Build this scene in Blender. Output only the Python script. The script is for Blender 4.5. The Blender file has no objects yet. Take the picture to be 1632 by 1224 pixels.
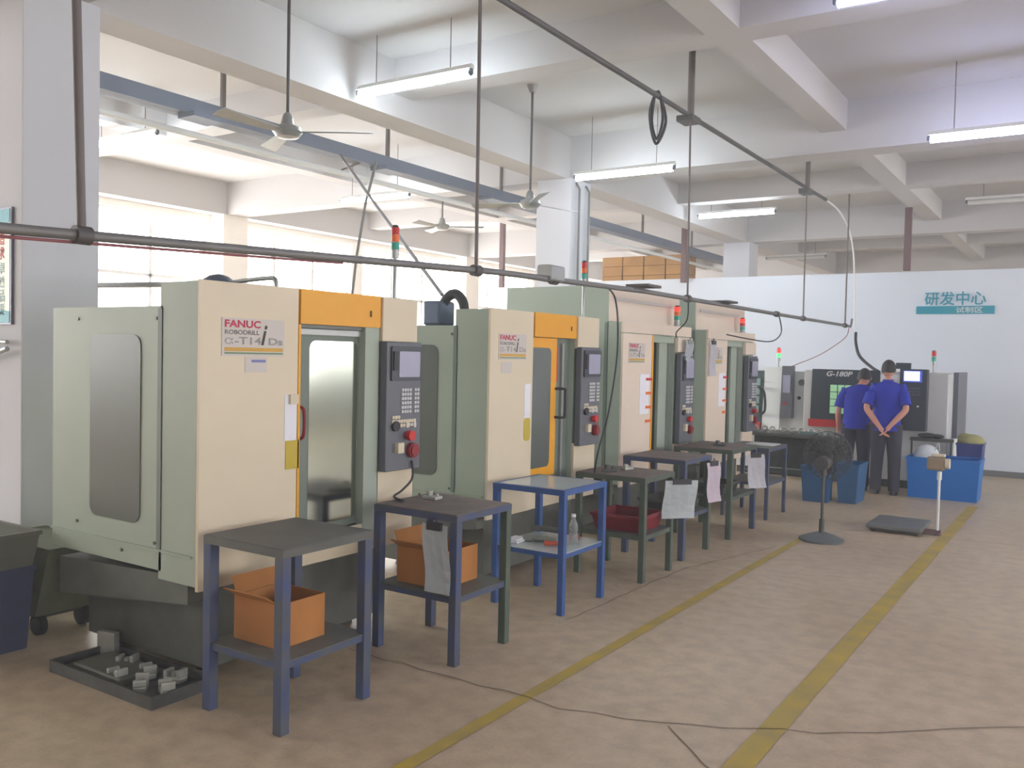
import bpy, bmesh, math, random
from mathutils import Vector, Matrix
from math import sin, cos, pi, radians

SC = bpy.context.scene
COL = SC.collection
random.seed(7)

# ------------------------------------------------------------------ camera
F_PX = 1419.0
cam_d = bpy.data.cameras.new('camera')
cam_d.sensor_fit = 'HORIZONTAL'; cam_d.sensor_width = 36.0
cam_d.lens = 36.0 * F_PX / 1632.0
cam_d.clip_start = 0.05; cam_d.clip_end = 200
cam = bpy.data.objects.new('camera', cam_d); COL.objects.link(cam)
yaw, pit, rol = -0.58165, -0.03259, 0.02205
fwd = Vector((sin(yaw)*cos(pit), cos(yaw)*cos(pit), sin(pit)))
rt = Vector((cos(yaw), -sin(yaw), 0)); up = rt.cross(fwd)
rt2 = rt*cos(rol) + up*sin(rol); up2 = -rt*sin(rol) + up*cos(rol)
M = Matrix((rt2, up2, -fwd)).transposed().to_4x4()
M.translation = Vector((0, 0, 1.65))
cam.matrix_world = M
SC.camera = cam

# ------------------------------------------------------------------ light and exposure
SC.view_settings.view_transform = 'Standard'
SC.view_settings.look = 'None'
SC.view_settings.gamma = 1.0
SC.view_settings.use_curve_mapping = False
SC.view_settings.exposure = 0.60
W = bpy.data.worlds.new('world'); SC.world = W; W.use_nodes = True
bg = W.node_tree.nodes['Background']
bg.inputs[0].default_value = (1.0, 0.98, 0.955, 1)
bg.inputs[1].default_value = 8.0

def window_light(name, loc, rot, sx, sy, power, col=(1, .97, .93)):
    l = bpy.data.lights.new(name, 'AREA'); l.shape = 'RECTANGLE'; l.size = sx; l.size_y = sy
    l.energy = power; l.color = col
    o = bpy.data.objects.new(name, l); COL.objects.link(o)
    o.location = loc; o.rotation_euler = rot
    return o
def portal(name, loc, rot, sx, sy):
    o = window_light(name, loc, rot, sx, sy, 1); o.data.cycles.is_portal = True
    return o
# daylight enters by the windows of the two long walls and by the open rear of the hall
portal('daylight_window_side', (-12.75, 9.0, 2.45), (0, -pi/2, 0), 2.6, 34)
portal('daylight_right_side', (7.3, 6.0, 2.4), (0, pi/2, 0), 2.6, 30)
portal('daylight_rear', (4.8, -8.6, 2.2), (pi/2, 0, 0), 3.2, 2.6)
TUBE = 31.0

# ------------------------------------------------------------------ materials
def lin(c):
    c = c/255.0
    return c/12.92 if c <= .04045 else ((c+.055)/1.055)**2.4
def C3(r, g, b): return (lin(r), lin(g), lin(b), 1)
def mat(name, rgb, rough=.5, metal=0., vary=.0, scale=8., bump=0., emit=0., spec=.5, rgb2=None, coat=0.):
    m = bpy.data.materials.new(name); m.use_nodes = True
    nt = m.node_tree; b = nt.nodes['Principled BSDF']
    col = C3(*rgb)
    b.inputs['Roughness'].default_value = rough; b.inputs['Metallic'].default_value = metal
    b.inputs['Specular IOR Level'].default_value = spec
    b.inputs['Coat Weight'].default_value = coat
    b.inputs['Base Color'].default_value = col
    if vary > 0 or rgb2:
        tc = nt.nodes.new('ShaderNodeTexCoord'); n = nt.nodes.new('ShaderNodeTexNoise')
        n.inputs['Scale'].default_value = scale; n.inputs['Detail'].default_value = 5
        nt.links.new(tc.outputs['Object'], n.inputs['Vector'])
        mx = nt.nodes.new('ShaderNodeMix'); mx.data_type = 'RGBA'
        c2 = C3(*rgb2) if rgb2 else tuple(x*(1-vary) for x in col[:3])+(1,)
        mx.inputs[6].default_value = col; mx.inputs[7].default_value = c2
        rp = nt.nodes.new('ShaderNodeValToRGB'); rp.color_ramp.elements[0].position = .35; rp.color_ramp.elements[1].position = .68
        nt.links.new(n.outputs['Fac'], rp.inputs[0]); nt.links.new(rp.outputs[0], mx.inputs[0])
        nt.links.new(mx.outputs[2], b.inputs['Base Color'])
        if bump > 0:
            bp = nt.nodes.new('ShaderNodeBump'); bp.inputs['Strength'].default_value = bump; bp.inputs['Distance'].default_value = .01
            nt.links.new(n.outputs['Fac'], bp.inputs['Height']); nt.links.new(bp.outputs[0], b.inputs['Normal'])
    if emit:
        b.inputs['Emission Color'].default_value = col; b.inputs['Emission Strength'].default_value = emit
    return m

CREAM = mat('cream_paint', (226, 212, 184), .45, vary=.05, scale=3)
CREAM2 = mat('cream_paint_tall', (234, 217, 198), .45, vary=.05, scale=3)
GREEN = mat('grey_green_paint', (168, 180, 164), .5, vary=.08, scale=2)
GREEN_D = mat('grey_green_inner', (120, 132, 122), .5, vary=.1, scale=3)
DARKPAN = mat('dark_side_panel', (98, 102, 96), .35, vary=.08, scale=2)
YELLOW = mat('yellow_paint', (240, 170, 20), .4, vary=.04)
BASE_D = mat('dark_machine_base', (106, 108, 102), .6, vary=.25, scale=6)
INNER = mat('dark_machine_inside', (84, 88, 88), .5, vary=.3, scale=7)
PANEL = mat('panel_grey', (104, 106, 114), .45, vary=.05)
PANEL_D = mat('panel_dark', (66, 68, 76), .4)
KEY = mat('key_caps', (206, 206, 204), .5)
KEYC = mat('cream_keys', (216, 204, 178), .5)
SCREEN = mat('dull_screen', (170, 170, 192), .25, vary=.1, scale=5)
RED = mat('red_plastic', (205, 40, 40), .4)
RED_D = mat('dark_red_plastic', (140, 36, 44), .5)
ORANGE = mat('orange_plastic', (235, 110, 30), .4)
TEAL = mat('teal_plastic', (40, 160, 140), .4)
GREENL = mat('green_plastic', (70, 190, 110), .4)
REDLIT = mat('lit_red_lens', (235, 50, 40), .4, emit=1.0)
GREENLIT = mat('lit_green_lens', (80, 230, 120), .4, emit=1.0)
STEEL = mat('galvanised_steel', (168, 170, 168), .4, .6, vary=.15, scale=10)
PIPE = mat('grey_pipe', (130, 128, 126), .5, .3, vary=.15, scale=5)
PIPE_D = mat('dark_pipe', (96, 92, 90), .55, .2, vary=.2, scale=5)
ROD = mat('hanger_rod', (112, 104, 100), .6, .2)
TRAYM = mat('blue_grey_tray', (108, 116, 132), .5, .2, vary=.12, scale=4)
WHITE = mat('white_plastic', (232, 232, 230), .4)
PAPER = mat('paper', (240, 240, 246), .8, vary=.03)
PAPER_G = mat('grey_plastic_sheet', (222, 229, 232), .35, vary=.05)
PAPER_P = mat('pinkish_paper', (240, 228, 240), .8)
BLACK = mat('black_rubber', (48, 48, 52), .55)
CONC = mat('painted_wall', (205, 205, 205), .85, vary=.05, scale=1.5)
COLM = mat('column_plaster', (216, 217, 224), .85, vary=.05, scale=1.2)
CEIL = mat('ceiling_plaster', (206, 204, 204), .9, vary=.06, scale=.8)
BEAM = mat('beam_plaster', (200, 197, 197), .9, vary=.05, scale=.8)
PARTM = mat('partition_white', (222, 229, 240), .75, vary=.03, scale=.9)
CARD = mat('cardboard', (188, 126, 66), .8, vary=.15, scale=4)
CARD2 = mat('old_cardboard', (178, 134, 78), .85, vary=.2, scale=3)
BLUEP = mat('blue_frame_paint', (56, 92, 156), .5, vary=.25, scale=9)
BLUEP2 = mat('navy_frame_paint', (64, 78, 118), .55, rgb2=(82, 86, 94), scale=9)
GREENP = mat('green_frame_paint', (84, 96, 84), .55, vary=.25, scale=9)
TOPBR = mat('worn_brown_top', (124, 108, 100), .6, vary=.2, scale=7, rgb2=(98, 92, 88))
TOPGR = mat('dark_grey_top', (98, 98, 93), .6, rgb2=(86, 87, 84), scale=5)
TOPGL = mat('pale_glass_top', (196, 208, 206), .15, vary=.08, scale=4)
SHELFM = mat('shelf_sheet', (92, 98, 92), .5, vary=.2, scale=6)
BLUEB = mat('blue_tote', (10, 112, 196), .45, vary=.08, scale=4)
BLUEB2 = mat('dull_blue_tote', (52, 96, 140), .55, vary=.15, scale=4)
NAVY = mat('navy_tote', (52, 62, 128), .5, vary=.1)
NAVY2 = mat('dusty_navy_tote', (64, 70, 100), .6, vary=.15)
OLIVE = mat('olive_cloth', (166, 164, 112), .8, vary=.15, scale=9)
OLIVED = mat('dusty_bin', (104, 104, 92), .6, vary=.2, scale=8)
ALU = mat('cast_aluminium', (190, 190, 182), .45, .4, vary=.2, scale=20)
DARKM = mat('dirty_iron', (92, 92, 90), .55, .3, vary=.3, scale=14)
BLUEMOTOR = mat('blue_grey_motor', (96, 108, 128), .45, .2, vary=.1)
SHIRT = mat('royal_blue_cotton', (34, 52, 176), .85, vary=.15, scale=12)
TROUS = mat('dark_trousers', (58, 58, 72), .9, vary=.15, scale=10)
SKIN = mat('skin', (206, 148, 126), .55)
HAIR = mat('black_hair', (40, 40, 42), .6)
SHOE = mat('dark_shoes', (54, 52, 52), .5)
SIGNT = mat('teal_sign', (36, 150, 172), .5)
POSTW = mat('poster_cream', (240, 244, 226), .4)
POSTF = mat('poster_frame', (110, 110, 124), .4, .4)
REDT = mat('red_print', (196, 50, 84), .6)
GREYT = mat('grey_print', (110, 108, 108), .6)
LGREYT = mat('light_grey_print', (158, 156, 152), .6)
DGREYT = mat('dark_print', (72, 72, 68), .6)
REDT2 = mat('poster_red_print', (214, 70, 70), .6)
PALET = mat('poster_pale_print', (166, 190, 190), .6)
GOLDT = mat('ochre_print', (214, 168, 74), .6)
GRNT = mat('green_print', (110, 144, 100), .6)
PLATE = mat('name_plate', (208, 200, 192), .45)
LATHE_W = mat('lathe_grey_white', (206, 206, 204), .45, vary=.05)
LATHE_D = mat('lathe_dark', (58, 66, 74), .45, vary=.08)
LATHE_WH = mat('lathe_white_edge', (240, 244, 242), .4)
WINLIT = mat('lit_lathe_window', (150, 196, 152), .3, emit=.35)
SCRLIT = mat('bright_screen', (236, 240, 255), .3, emit=1.3)
SCRBLUE = mat('blue_screen_edge', (70, 90, 190), .3, emit=.4)
WOODM = mat('brown_head', (150, 132, 108), .6, vary=.15)
DEEPBR = mat('brown_post', (118, 92, 94), .7, vary=.15, scale=4)

def glass_mat():
    m = bpy.data.materials.new('window_glass'); m.use_nodes = True; nt = m.node_tree
    for n in list(nt.nodes): nt.nodes.remove(n)
    o = nt.nodes.new('ShaderNodeOutputMaterial'); t = nt.nodes.new('ShaderNodeBsdfTransparent')
    g = nt.nodes.new('ShaderNodeBsdfGlossy'); g.inputs['Roughness'].default_value = .03
    mx = nt.nodes.new('ShaderNodeMixShader'); mx.inputs[0].default_value = .06
    nt.links.new(t.outputs[0], mx.inputs[1]); nt.links.new(g.outputs[0], mx.inputs[2]); nt.links.new(mx.outputs[0], o.inputs[0])
    return m
GLASS = glass_mat()
def clear_plastic():
    m = mat('clear_plastic', (225, 230, 232), .1); b = m.node_tree.nodes['Principled BSDF']
    b.inputs['Transmission Weight'].default_value = .8; b.inputs['IOR'].default_value = 1.2
    return m
CLEAR = clear_plastic()
DOORGL = mat('door_window_glass', (170, 174, 164), .14, 1.0)
DOORGL2 = mat('smoked_door_glass', (110, 116, 112), .2, .3)
def tube_mat(name, s, rgb=(.80, .92, 1.0)):
    m = bpy.data.materials.new(name); m.use_nodes = True; nt = m.node_tree
    for n in list(nt.nodes): nt.nodes.remove(n)
    o = nt.nodes.new('ShaderNodeOutputMaterial'); e = nt.nodes.new('ShaderNodeEmission')
    e.inputs[0].default_value = (*rgb, 1); e.inputs[1].default_value = s
    nt.links.new(e.outputs[0], o.inputs[0]); return m
TUBEM = tube_mat('lit_tube', TUBE)
TUBEB = tube_mat('lit_bluish_tube', TUBE, (.56, .62, 1.0))

def floor_mat():
    m = bpy.data.materials.new('worn_concrete_floor'); m.use_nodes = True; nt = m.node_tree
    b = nt.nodes['Principled BSDF']; N = nt.nodes.new; L = nt.links.new
    tc = N('ShaderNodeTexCoord')
    n1 = N('ShaderNodeTexNoise'); n1.inputs['Scale'].default_value = .55; n1.inputs['Detail'].default_value = 6
    n2 = N('ShaderNodeTexNoise'); n2.inputs['Scale'].default_value = 9; n2.inputs['Detail'].default_value = 8
    n3 = N('ShaderNodeTexNoise'); n3.inputs['Scale'].default_value = 60; n3.inputs['Detail'].default_value = 3
    for n in (n1, n2, n3): L(tc.outputs['Object'], n.inputs['Vector'])
    r1 = N('ShaderNodeValToRGB'); e = r1.color_ramp.elements
    e[0].position = .3; e[0].color = C3(192, 170, 142); e[1].position = .7; e[1].color = C3(208, 190, 160)
    L(n1.outputs['Fac'], r1.inputs[0])
    r2 = N('ShaderNodeValToRGB'); e = r2.color_ramp.elements
    e[0].position = .32; e[0].color = (.72, .70, .68, 1); e[1].position = .62; e[1].color = (1, 1, 1, 1)
    L(n2.outputs['Fac'], r2.inputs[0])
    mx = N('ShaderNodeMix'); mx.data_type = 'RGBA'; mx.blend_type = 'MULTIPLY'; mx.inputs[0].default_value = .8
    L(r1.outputs[0], mx.inputs[6]); L(r2.outputs[0], mx.inputs[7])
    r3 = N('ShaderNodeValToRGB'); e = r3.color_ramp.elements
    e[0].position = .3; e[0].color = (.86, .86, .86, 1); e[1].position = .6; e[1].color = (1, 1, 1, 1)
    L(n3.outputs['Fac'], r3.inputs[0])
    mx2 = N('ShaderNodeMix'); mx2.data_type = 'RGBA'; mx2.blend_type = 'MULTIPLY'; mx2.inputs[0].default_value = .7
    L(mx.outputs[2], mx2.inputs[6]); L(r3.outputs[0], mx2.inputs[7])
    L(mx2.outputs[2], b.inputs['Base Color'])
    rr = N('ShaderNodeMapRange'); rr.inputs[3].default_value = .28; rr.inputs[4].default_value = .5
    L(n2.outputs['Fac'], rr.inputs[0]); L(rr.outputs[0], b.inputs['Roughness'])
    b.inputs['Specular IOR Level'].default_value = .4
    return m
FLOORM = floor_mat()
WINW = mat('window_wall_glare', (250, 244, 236), .8)  # whitened so wall and columns look washed out by window glare
LINEM = mat('worn_yellow_line', (186, 160, 62), .55, rgb2=(160, 142, 84), scale=5)
CRACKM = mat('crack_dirt', (128, 112, 96), .9)

# ------------------------------------------------------------------ mesh helpers
class MB:
    def __init__(s): s.bm = bmesh.new()
    def box(s, x0, x1, y0, y1, z0, z1, bev=0.):
        vs = [s.bm.verts.new(p) for p in ((x0,y0,z0),(x1,y0,z0),(x1,y1,z0),(x0,y1,z0),(x0,y0,z1),(x1,y0,z1),(x1,y1,z1),(x0,y1,z1))]
        fs = [s.bm.faces.new([vs[i] for i in f]) for f in ((3,2,1,0),(4,5,6,7),(0,1,5,4),(1,2,6,5),(2,3,7,6),(3,0,4,7))]
        if bev > 0:
            es = list({e for f in fs for e in f.edges})
            bmesh.ops.bevel(s.bm, geom=es, offset=bev, segments=2, affect='EDGES', profile=.5)
        return s
    def prism(s, poly, plane, a, b):
        def P(u, v, w):
            return (w, u, v) if plane == 'x' else (u, w, v) if plane == 'y' else (u, v, w)
        A = [s.bm.verts.new(P(u, v, a)) for u, v in poly]; B = [s.bm.verts.new(P(u, v, b)) for u, v in poly]
        s.bm.faces.new(A[::-1]); s.bm.faces.new(B); n = len(poly)
        for i in range(n): s.bm.faces.new((A[i], A[(i+1) % n], B[(i+1) % n], B[i]))
        return s
    def rrect(s, plane, u0, u1, v0, v1, a, b, r=.03, n=4):
        pl = []
        for cx, cy, t0 in ((u1-r, v1-r, 0), (u0+r, v1-r, pi/2), (u0+r, v0+r, pi), (u1-r, v0+r, 1.5*pi)):
            for k in range(n+1):
                t = t0 + pi/2*k/n; pl.append((cx+r*cos(t), cy+r*sin(t)))
        return s.prism(pl, plane, a, b)
    def cyl(s, p0, p1, r0, r1=None, seg=16):
        p0 = Vector(p0); p1 = Vector(p1); r1 = r0 if r1 is None else r1
        d = (p1-p0); q = d.to_track_quat('Z', 'Y')
        A = []; B = []
        for k in range(seg):
            t = 2*pi*k/seg; v = Vector((cos(t), sin(t), 0)); v.rotate(q)
            A.append(s.bm.verts.new(p0+v*r0)); B.append(s.bm.verts.new(p1+v*r1))
        s.bm.faces.new(A[::-1]); s.bm.faces.new(B)
        for i in range(seg): s.bm.faces.new((A[i], A[(i+1) % seg], B[(i+1) % seg], B[i]))
        return s
    def tube(s, pts, r, seg=8):
        pts = [Vector(p) for p in pts]; rings = []
        ref = Vector((.31, .52, .79)).normalized()
        for i, p in enumerate(pts):
            d = (pts[min(i+1, len(pts)-1)]-pts[max(i-1, 0)]).normalized()
            a = d.cross(ref)
            if a.length < .1: a = d.cross(Vector((1, 0, 0)))
            a.normalize(); b = d.cross(a); ri = r[i] if isinstance(r, (list, tuple)) else r
            rings.append([s.bm.verts.new(p+a*ri*cos(2*pi*k/seg)+b*ri*sin(2*pi*k/seg)) for k in range(seg)])
        s._skin(rings); return s
    def _skin(s, rings):
        n = len(rings[0])
        for A, B in zip(rings, rings[1:]):
            for i in range(n): s.bm.faces.new((A[i], A[(i+1) % n], B[(i+1) % n], B[i]))
        s.bm.faces.new(rings[0][::-1]); s.bm.faces.new(rings[-1])
    def loft(s, rings, seg=20, axis='z'):       # rings: (cx, cy, z, rx, ry)
        R = []
        for cx, cy, z, rx, ry in rings:
            R.append([s.bm.verts.new((cx+rx*cos(2*pi*k/seg), cy+ry*sin(2*pi*k/seg), z)) for k in range(seg)])
        s._skin(R); return s
    def ell(s, c, rx, ry, rz, sub=2):
        g = bmesh.ops.create_icosphere(s.bm, subdivisions=sub, radius=1.0)
        for v in g['verts']: v.co = Vector((v.co.x*rx+c[0], v.co.y*ry+c[1], v.co.z*rz+c[2]))
        return s
    def mesh(s, me, mx=None):
        n0 = len(s.bm.verts); s.bm.from_mesh(me); s.bm.verts.ensure_lookup_table()
        if mx is not None:
            for v in s.bm.verts[n0:]: v.co = mx @ v.co
        return s
    def build(s, name, m, parent=None, smooth=False):
        me = bpy.data.meshes.new(name)
        bmesh.ops.recalc_face_normals(s.bm, faces=s.bm.faces)
        s.bm.to_mesh(me); s.bm.free()
        me.materials.append(m)
        if smooth:
            for p in me.polygons: p.use_smooth = True
            me.set_sharp_from_angle(angle=radians(40))
        o = bpy.data.objects.new(name, me); COL.objects.link(o)
        if parent: o.parent = parent
        return o
def thing(name, label, cat, loc=(0, 0, 0), rz=0, group=None):
    o = bpy.data.objects.new(name, None); COL.objects.link(o)
    o.empty_display_size = .1
    o.location = loc; o.rotation_euler = (0, 0, rz)
    o['label'] = label; o['category'] = cat
    if group: o['group'] = group
    return o
def tag(o, label, cat, group=None):
    o['label'] = label; o['category'] = cat
    if group: o['group'] = group
    return o
def struct(o): o['kind'] = 'structure'; return o
def smoothpts(pts, n=6):
    P = [Vector(p) for p in pts]; out = []
    for i in range(len(P)-1):
        a = P[max(i-1, 0)]; b = P[i]; c = P[i+1]; d = P[min(i+2, len(P)-1)]
        for k in range(n):
            t = k/n
            out.append(.5*((2*b)+(c-a)*t+(2*a-5*b+4*c-d)*t*t+(3*b-a-3*c+d)*t**3))
    out.append(P[-1]); return out
def text_mesh(txt, bold=0., shear=0.):
    cu = bpy.data.curves.new('txt', 'FONT'); cu.body = txt; cu.offset = bold; cu.shear = shear; cu.resolution_u = 3
    o = bpy.data.objects.new('txt', cu); COL.objects.link(o)
    dg = bpy.context.evaluated_depsgraph_get(); dg.update()
    me = bpy.data.meshes.new_from_object(o.evaluated_get(dg))
    bpy.data.objects.remove(o); bpy.data.curves.remove(cu)
    return me
def put_text(mb, txt, plane, u0, u1, v0, v1, w, bold=0., shear=0.):
    """lettering filling the rectangle u0..u1, v0..v1 of the plane at w ('x' faces +X, 'y' faces -Y)"""
    me = text_mesh(txt, bold, shear)
    xs = [v.co.x for v in me.vertices]; ys = [v.co.y for v in me.vertices]
    x0, x1, y0, y1 = min(xs), max(xs), min(ys), max(ys)
    for v in me.vertices:
        u = u0+(v.co.x-x0)/(x1-x0)*(u1-u0); t = v0+(v.co.y-y0)/(y1-y0)*(v1-v0)
        v.co = Vector((w, u, t)) if plane == 'x' else Vector((u, w, t))
    mb.mesh(me); bpy.data.meshes.remove(me); return mb

# ------------------------------------------------------------------ the hall
ZC = 4.37
struct(MB().box(-12.9, 7.5, -8.5, 27, -.2, 0).build('floor', FLOORM))
struct(MB().box(-12.9, 7.5, -8.5, 27, ZC, ZC+.25).build('ceiling', CEIL))
def line_strip(pts, w, m, name, z0=.0, z1=.003):
    mb = MB(); P = [Vector((x, y, 0)) for x, y in pts]; vs = []
    for i, p in enumerate(P):
        d = (P[min(i+1, len(P)-1)]-P[max(i-1, 0)]).normalized(); n = Vector((-d.y, d.x, 0))*w/2
        vs.append((mb.bm.verts.new((p.x+n.x, p.y+n.y, z1)), mb.bm.verts.new((p.x-n.x, p.y-n.y, z1))))
    for a, b in zip(vs, vs[1:]): mb.bm.faces.new((a[0], a[1], b[1], b[0]))
    return struct(mb.build(name, m))
line_strip([(-2.25, -6), (-2.25, 8.6)], .07, LINEM, 'floor_line')
line_strip([(-1.16, -6), (-1.16, 11.6)], .11, LINEM, 'floor_line')
random.seed(3)
def wobble(pts, a=.02):
    out = []
    for (x0, y0), (x1, y1) in zip(pts, pts[1:]):
        n = max(2, int(math.hypot(x1-x0, y1-y0)/.12))
        for k in range(n): out.append((x0+(x1-x0)*k/n+random.uniform(-a, a), y0+(y1-y0)*k/n+random.uniform(-a, a)))
    return out
line_strip(wobble([(-3.4, 3.6), (-2.38, 3.6), (-2.06, 3.59), (-1.74, 3.67), (-1.35, 3.81), (-.88, 4.11), (-.22, 4.66), (.8, 5.3)]), .007, CRACKM, 'floor_line')
line_strip(wobble([(-2.72, 4.8), (-2.66, 6.6), (-2.5, 7.2), (-2.3, 8.0)], .012), .007, CRACKM, 'floor_line')
line_strip(wobble([(-2.1, 9.1), (0, 9.5), (1.2, 9.4)], .02), .007, CRACKM, 'floor_line')
line_strip(wobble([(-1.55, 3.7), (-1.2, 3.35), (-.95, 3.1)], .012), .007, CRACKM, 'floor_line')

def wall_with_openings(name, plane, w0, w1, u0, u1, z0, z1, opens, m):
    mb = MB()
    def bx(a, b, c, d):
        if b-a < 1e-4 or d-c < 1e-4: return
        if plane == 'x': mb.box(w0, w1, a, b, c, d)
        else: mb.box(a, b, w0, w1, c, d)
    u = u0
    for a, b, c, d in opens:
        bx(u, a, z0, z1); bx(a, b, z0, c); bx(a, b, d, z1); u = b
    bx(u, u1, z0, z1)
    return struct(mb.build(name, m))
left_open = []
for k in range(-2, 5):
    yc = 3.15+6.7*k   # column line
    for a, b in ((yc+.28, yc+3.1), (yc+3.4, yc+6.42)):
        if b < 26.8 and a > -8.3: left_open.append((a, b, 1.15, 3.75))
wall_with_openings('wall_left', 'x', -12.6, -12.35, -8.5, 27, 0, ZC, left_open, WINW)
for i, (a, b, c, d) in enumerate(left_open):
    fr = MB()
    x0, x1 = -12.52, -12.46
    fr.box(x0, x1, a, a+.05, c, d); fr.box(x0, x1, b-.05, b, c, d)
    fr.box(x0, x1, a+.05, b-.05, c, c+.05); fr.box(x0, x1, a+.05, b-.05, d-.05, d)
    for t in (1/3, 2/3): fr.box(x0, x1, a+(b-a)*t-.025, a+(b-a)*t+.025, c+.05, d-.05)
    fr.box(x0, x1, a+.05, b-.05, 2.75, 2.80)
    f = struct(fr.build('window_%d' % (i+1), WHITE))
    struct(MB().box(-12.495, -12.49, a+.05, b-.05, c+.05, d-.05).build('pane', GLASS, f))
right_open = [(-7.0+3.6*k, -7.0+3.6*k+(2.9 if k == 5 else 1.9), 1.2, 3.3) for k in range(2, 9)]
wall_with_openings('wall_right', 'x', 7.1, 7.3, -8.5, 27, 0, ZC, right_open, CONC)
wall_with_openings('wall_rear', 'y', -8.5, -8.3, -12.9, 7.5, 0, ZC, [(3.2, 6.4, 1.0, 3.5)], CONC)
struct(MB().box(-12.9, 7.5, 26.8, 27, 0, ZC).build('wall_far', CONC))
# beams
def beam(x0, x1, y0, y1, z0): return struct(MB().box(x0, x1, y0, y1, z0, ZC).build('ceiling_beam', BEAM))
for k in range(-1, 4):
    y = 9.85+6.7*(k-1)
    beam(-12.35, 7.1, y-.17, y+.17, 3.85)            # main cross beams
    beam(-12.35, 7.1, y+3.35-.14, y+3.35+.14, 4.06)   # secondary cross beams
for x, w, z in ((-12.2, .15, 3.85), (-5.75, .18, 3.8501), (.95, .18, 3.8501)):
    beam(x-w, x+w, -8.3, 26.8, z)
for x in (-9.1, -2.4, 4.3): beam(x-.13, x+.13, -8.3, 26.8, 4.0601)
for x in (-12.35+.02, -5.75, .95):
    for k in range(-1, 4):
        y = 3.15+6.7*k
        if x == .95 and k in (0, 1, 2, 3): continue
        if x < -12: struct(MB().box(-12.35, -12.02, y-.25, y+.25, 0, 3.85).build('column', WINW))
        else: struct(MB().box(x-.25, x+.25, y-.25, y+.25, 0, 3.85, .006).build('column', COLM))
# white partition across the end of the aisle
struct(MB().box(-8.25, 7.1, 15.0, 15.12, 0, 3.08).build('partition', PARTM))
struct(MB().box(-4.6, 7.1, 14.985, 15.0, 0, .09).build('baseboard_far', mat('grey_skirting', (120, 122, 124), .7)))

# ------------------------------------------------------------------ machining centres
def signal_tower(p, x, y, z0, zt, lit=None, order=None, pole=.012, r=.024):
    st = MB().cyl((x, y, z0), (x, y, z0+.012), .035).cyl((x, y, z0+.012), (x, y, zt-.15), pole).build('signal_tower', STEEL, p, True)
    cols = order or (RED, ORANGE, TEAL)
    n = len(cols); h = .135/n; z = zt-.135
    for i, m in enumerate(cols[::-1]):
        MB().cyl((x, y, z+.002), (x, y, z+h-.002), r).build('signal_lens', m, st, True); z += h
    MB().cyl((x, y, zt), (x, y, zt+.012), r*.9, r*.6).build('cap', BLACK, st, True)
    MB().cyl((x, y, zt-.185), (x, y, zt-.135), r*.95).build('collar', STEEL, st, True)
def name_plate(p, y0, y1, z0, z1, x, full=True):
    pl = MB().box(x, x+.003, y0, y1, z0, z1).build('name_plate', PLATE, p)
    w = y1-y0; h = z1-z0; X = x+.0045
    put_text(MB(), 'FANUC', 'x', y0+.04*w, y0+.6*w, z1-.25*h, z1-.05*h, X, .03).build('red_lettering', REDT, pl)
    put_text(MB(), 'ROBODRILL', 'x', y0+.04*w, y0+.58*w, z1-.43*h, z1-.31*h, X, .015).build('model_lettering', GREYT, pl)
    mb = MB(); put_text(mb, '\u03b1', 'x', y0+.04*w, y0+.17*w, z1-.69*h, z1-.52*h, X, .0); put_text(mb, '-T14', 'x', y0+.19*w, y0+.61*w, z1-.69*h, z1-.49*h, X, .02)
    put_text(mb, 'Ds', 'x', y0+.73*w, y0+.97*w, z1-.69*h, z1-.5*h, X, .03); mb.build('pale_lettering', LGREYT, pl)
    put_text(MB(), 'i', 'x', y0+.61*w, y0+.71*w, z1-.7*h, z1-.16*h, X, .02, .3).build('italic_lettering', DGREYT, pl)
    MB().box(X-.001, X, y0+.04*w, y1-.01, z0+.13*h, z0+.23*h).build('stripe', GOLDT, pl)
    MB().box(X-.001, X, y0+.04*w, y1-.01, z0+.06*h, z0+.1*h).build('stripe', GRNT, pl)
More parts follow.
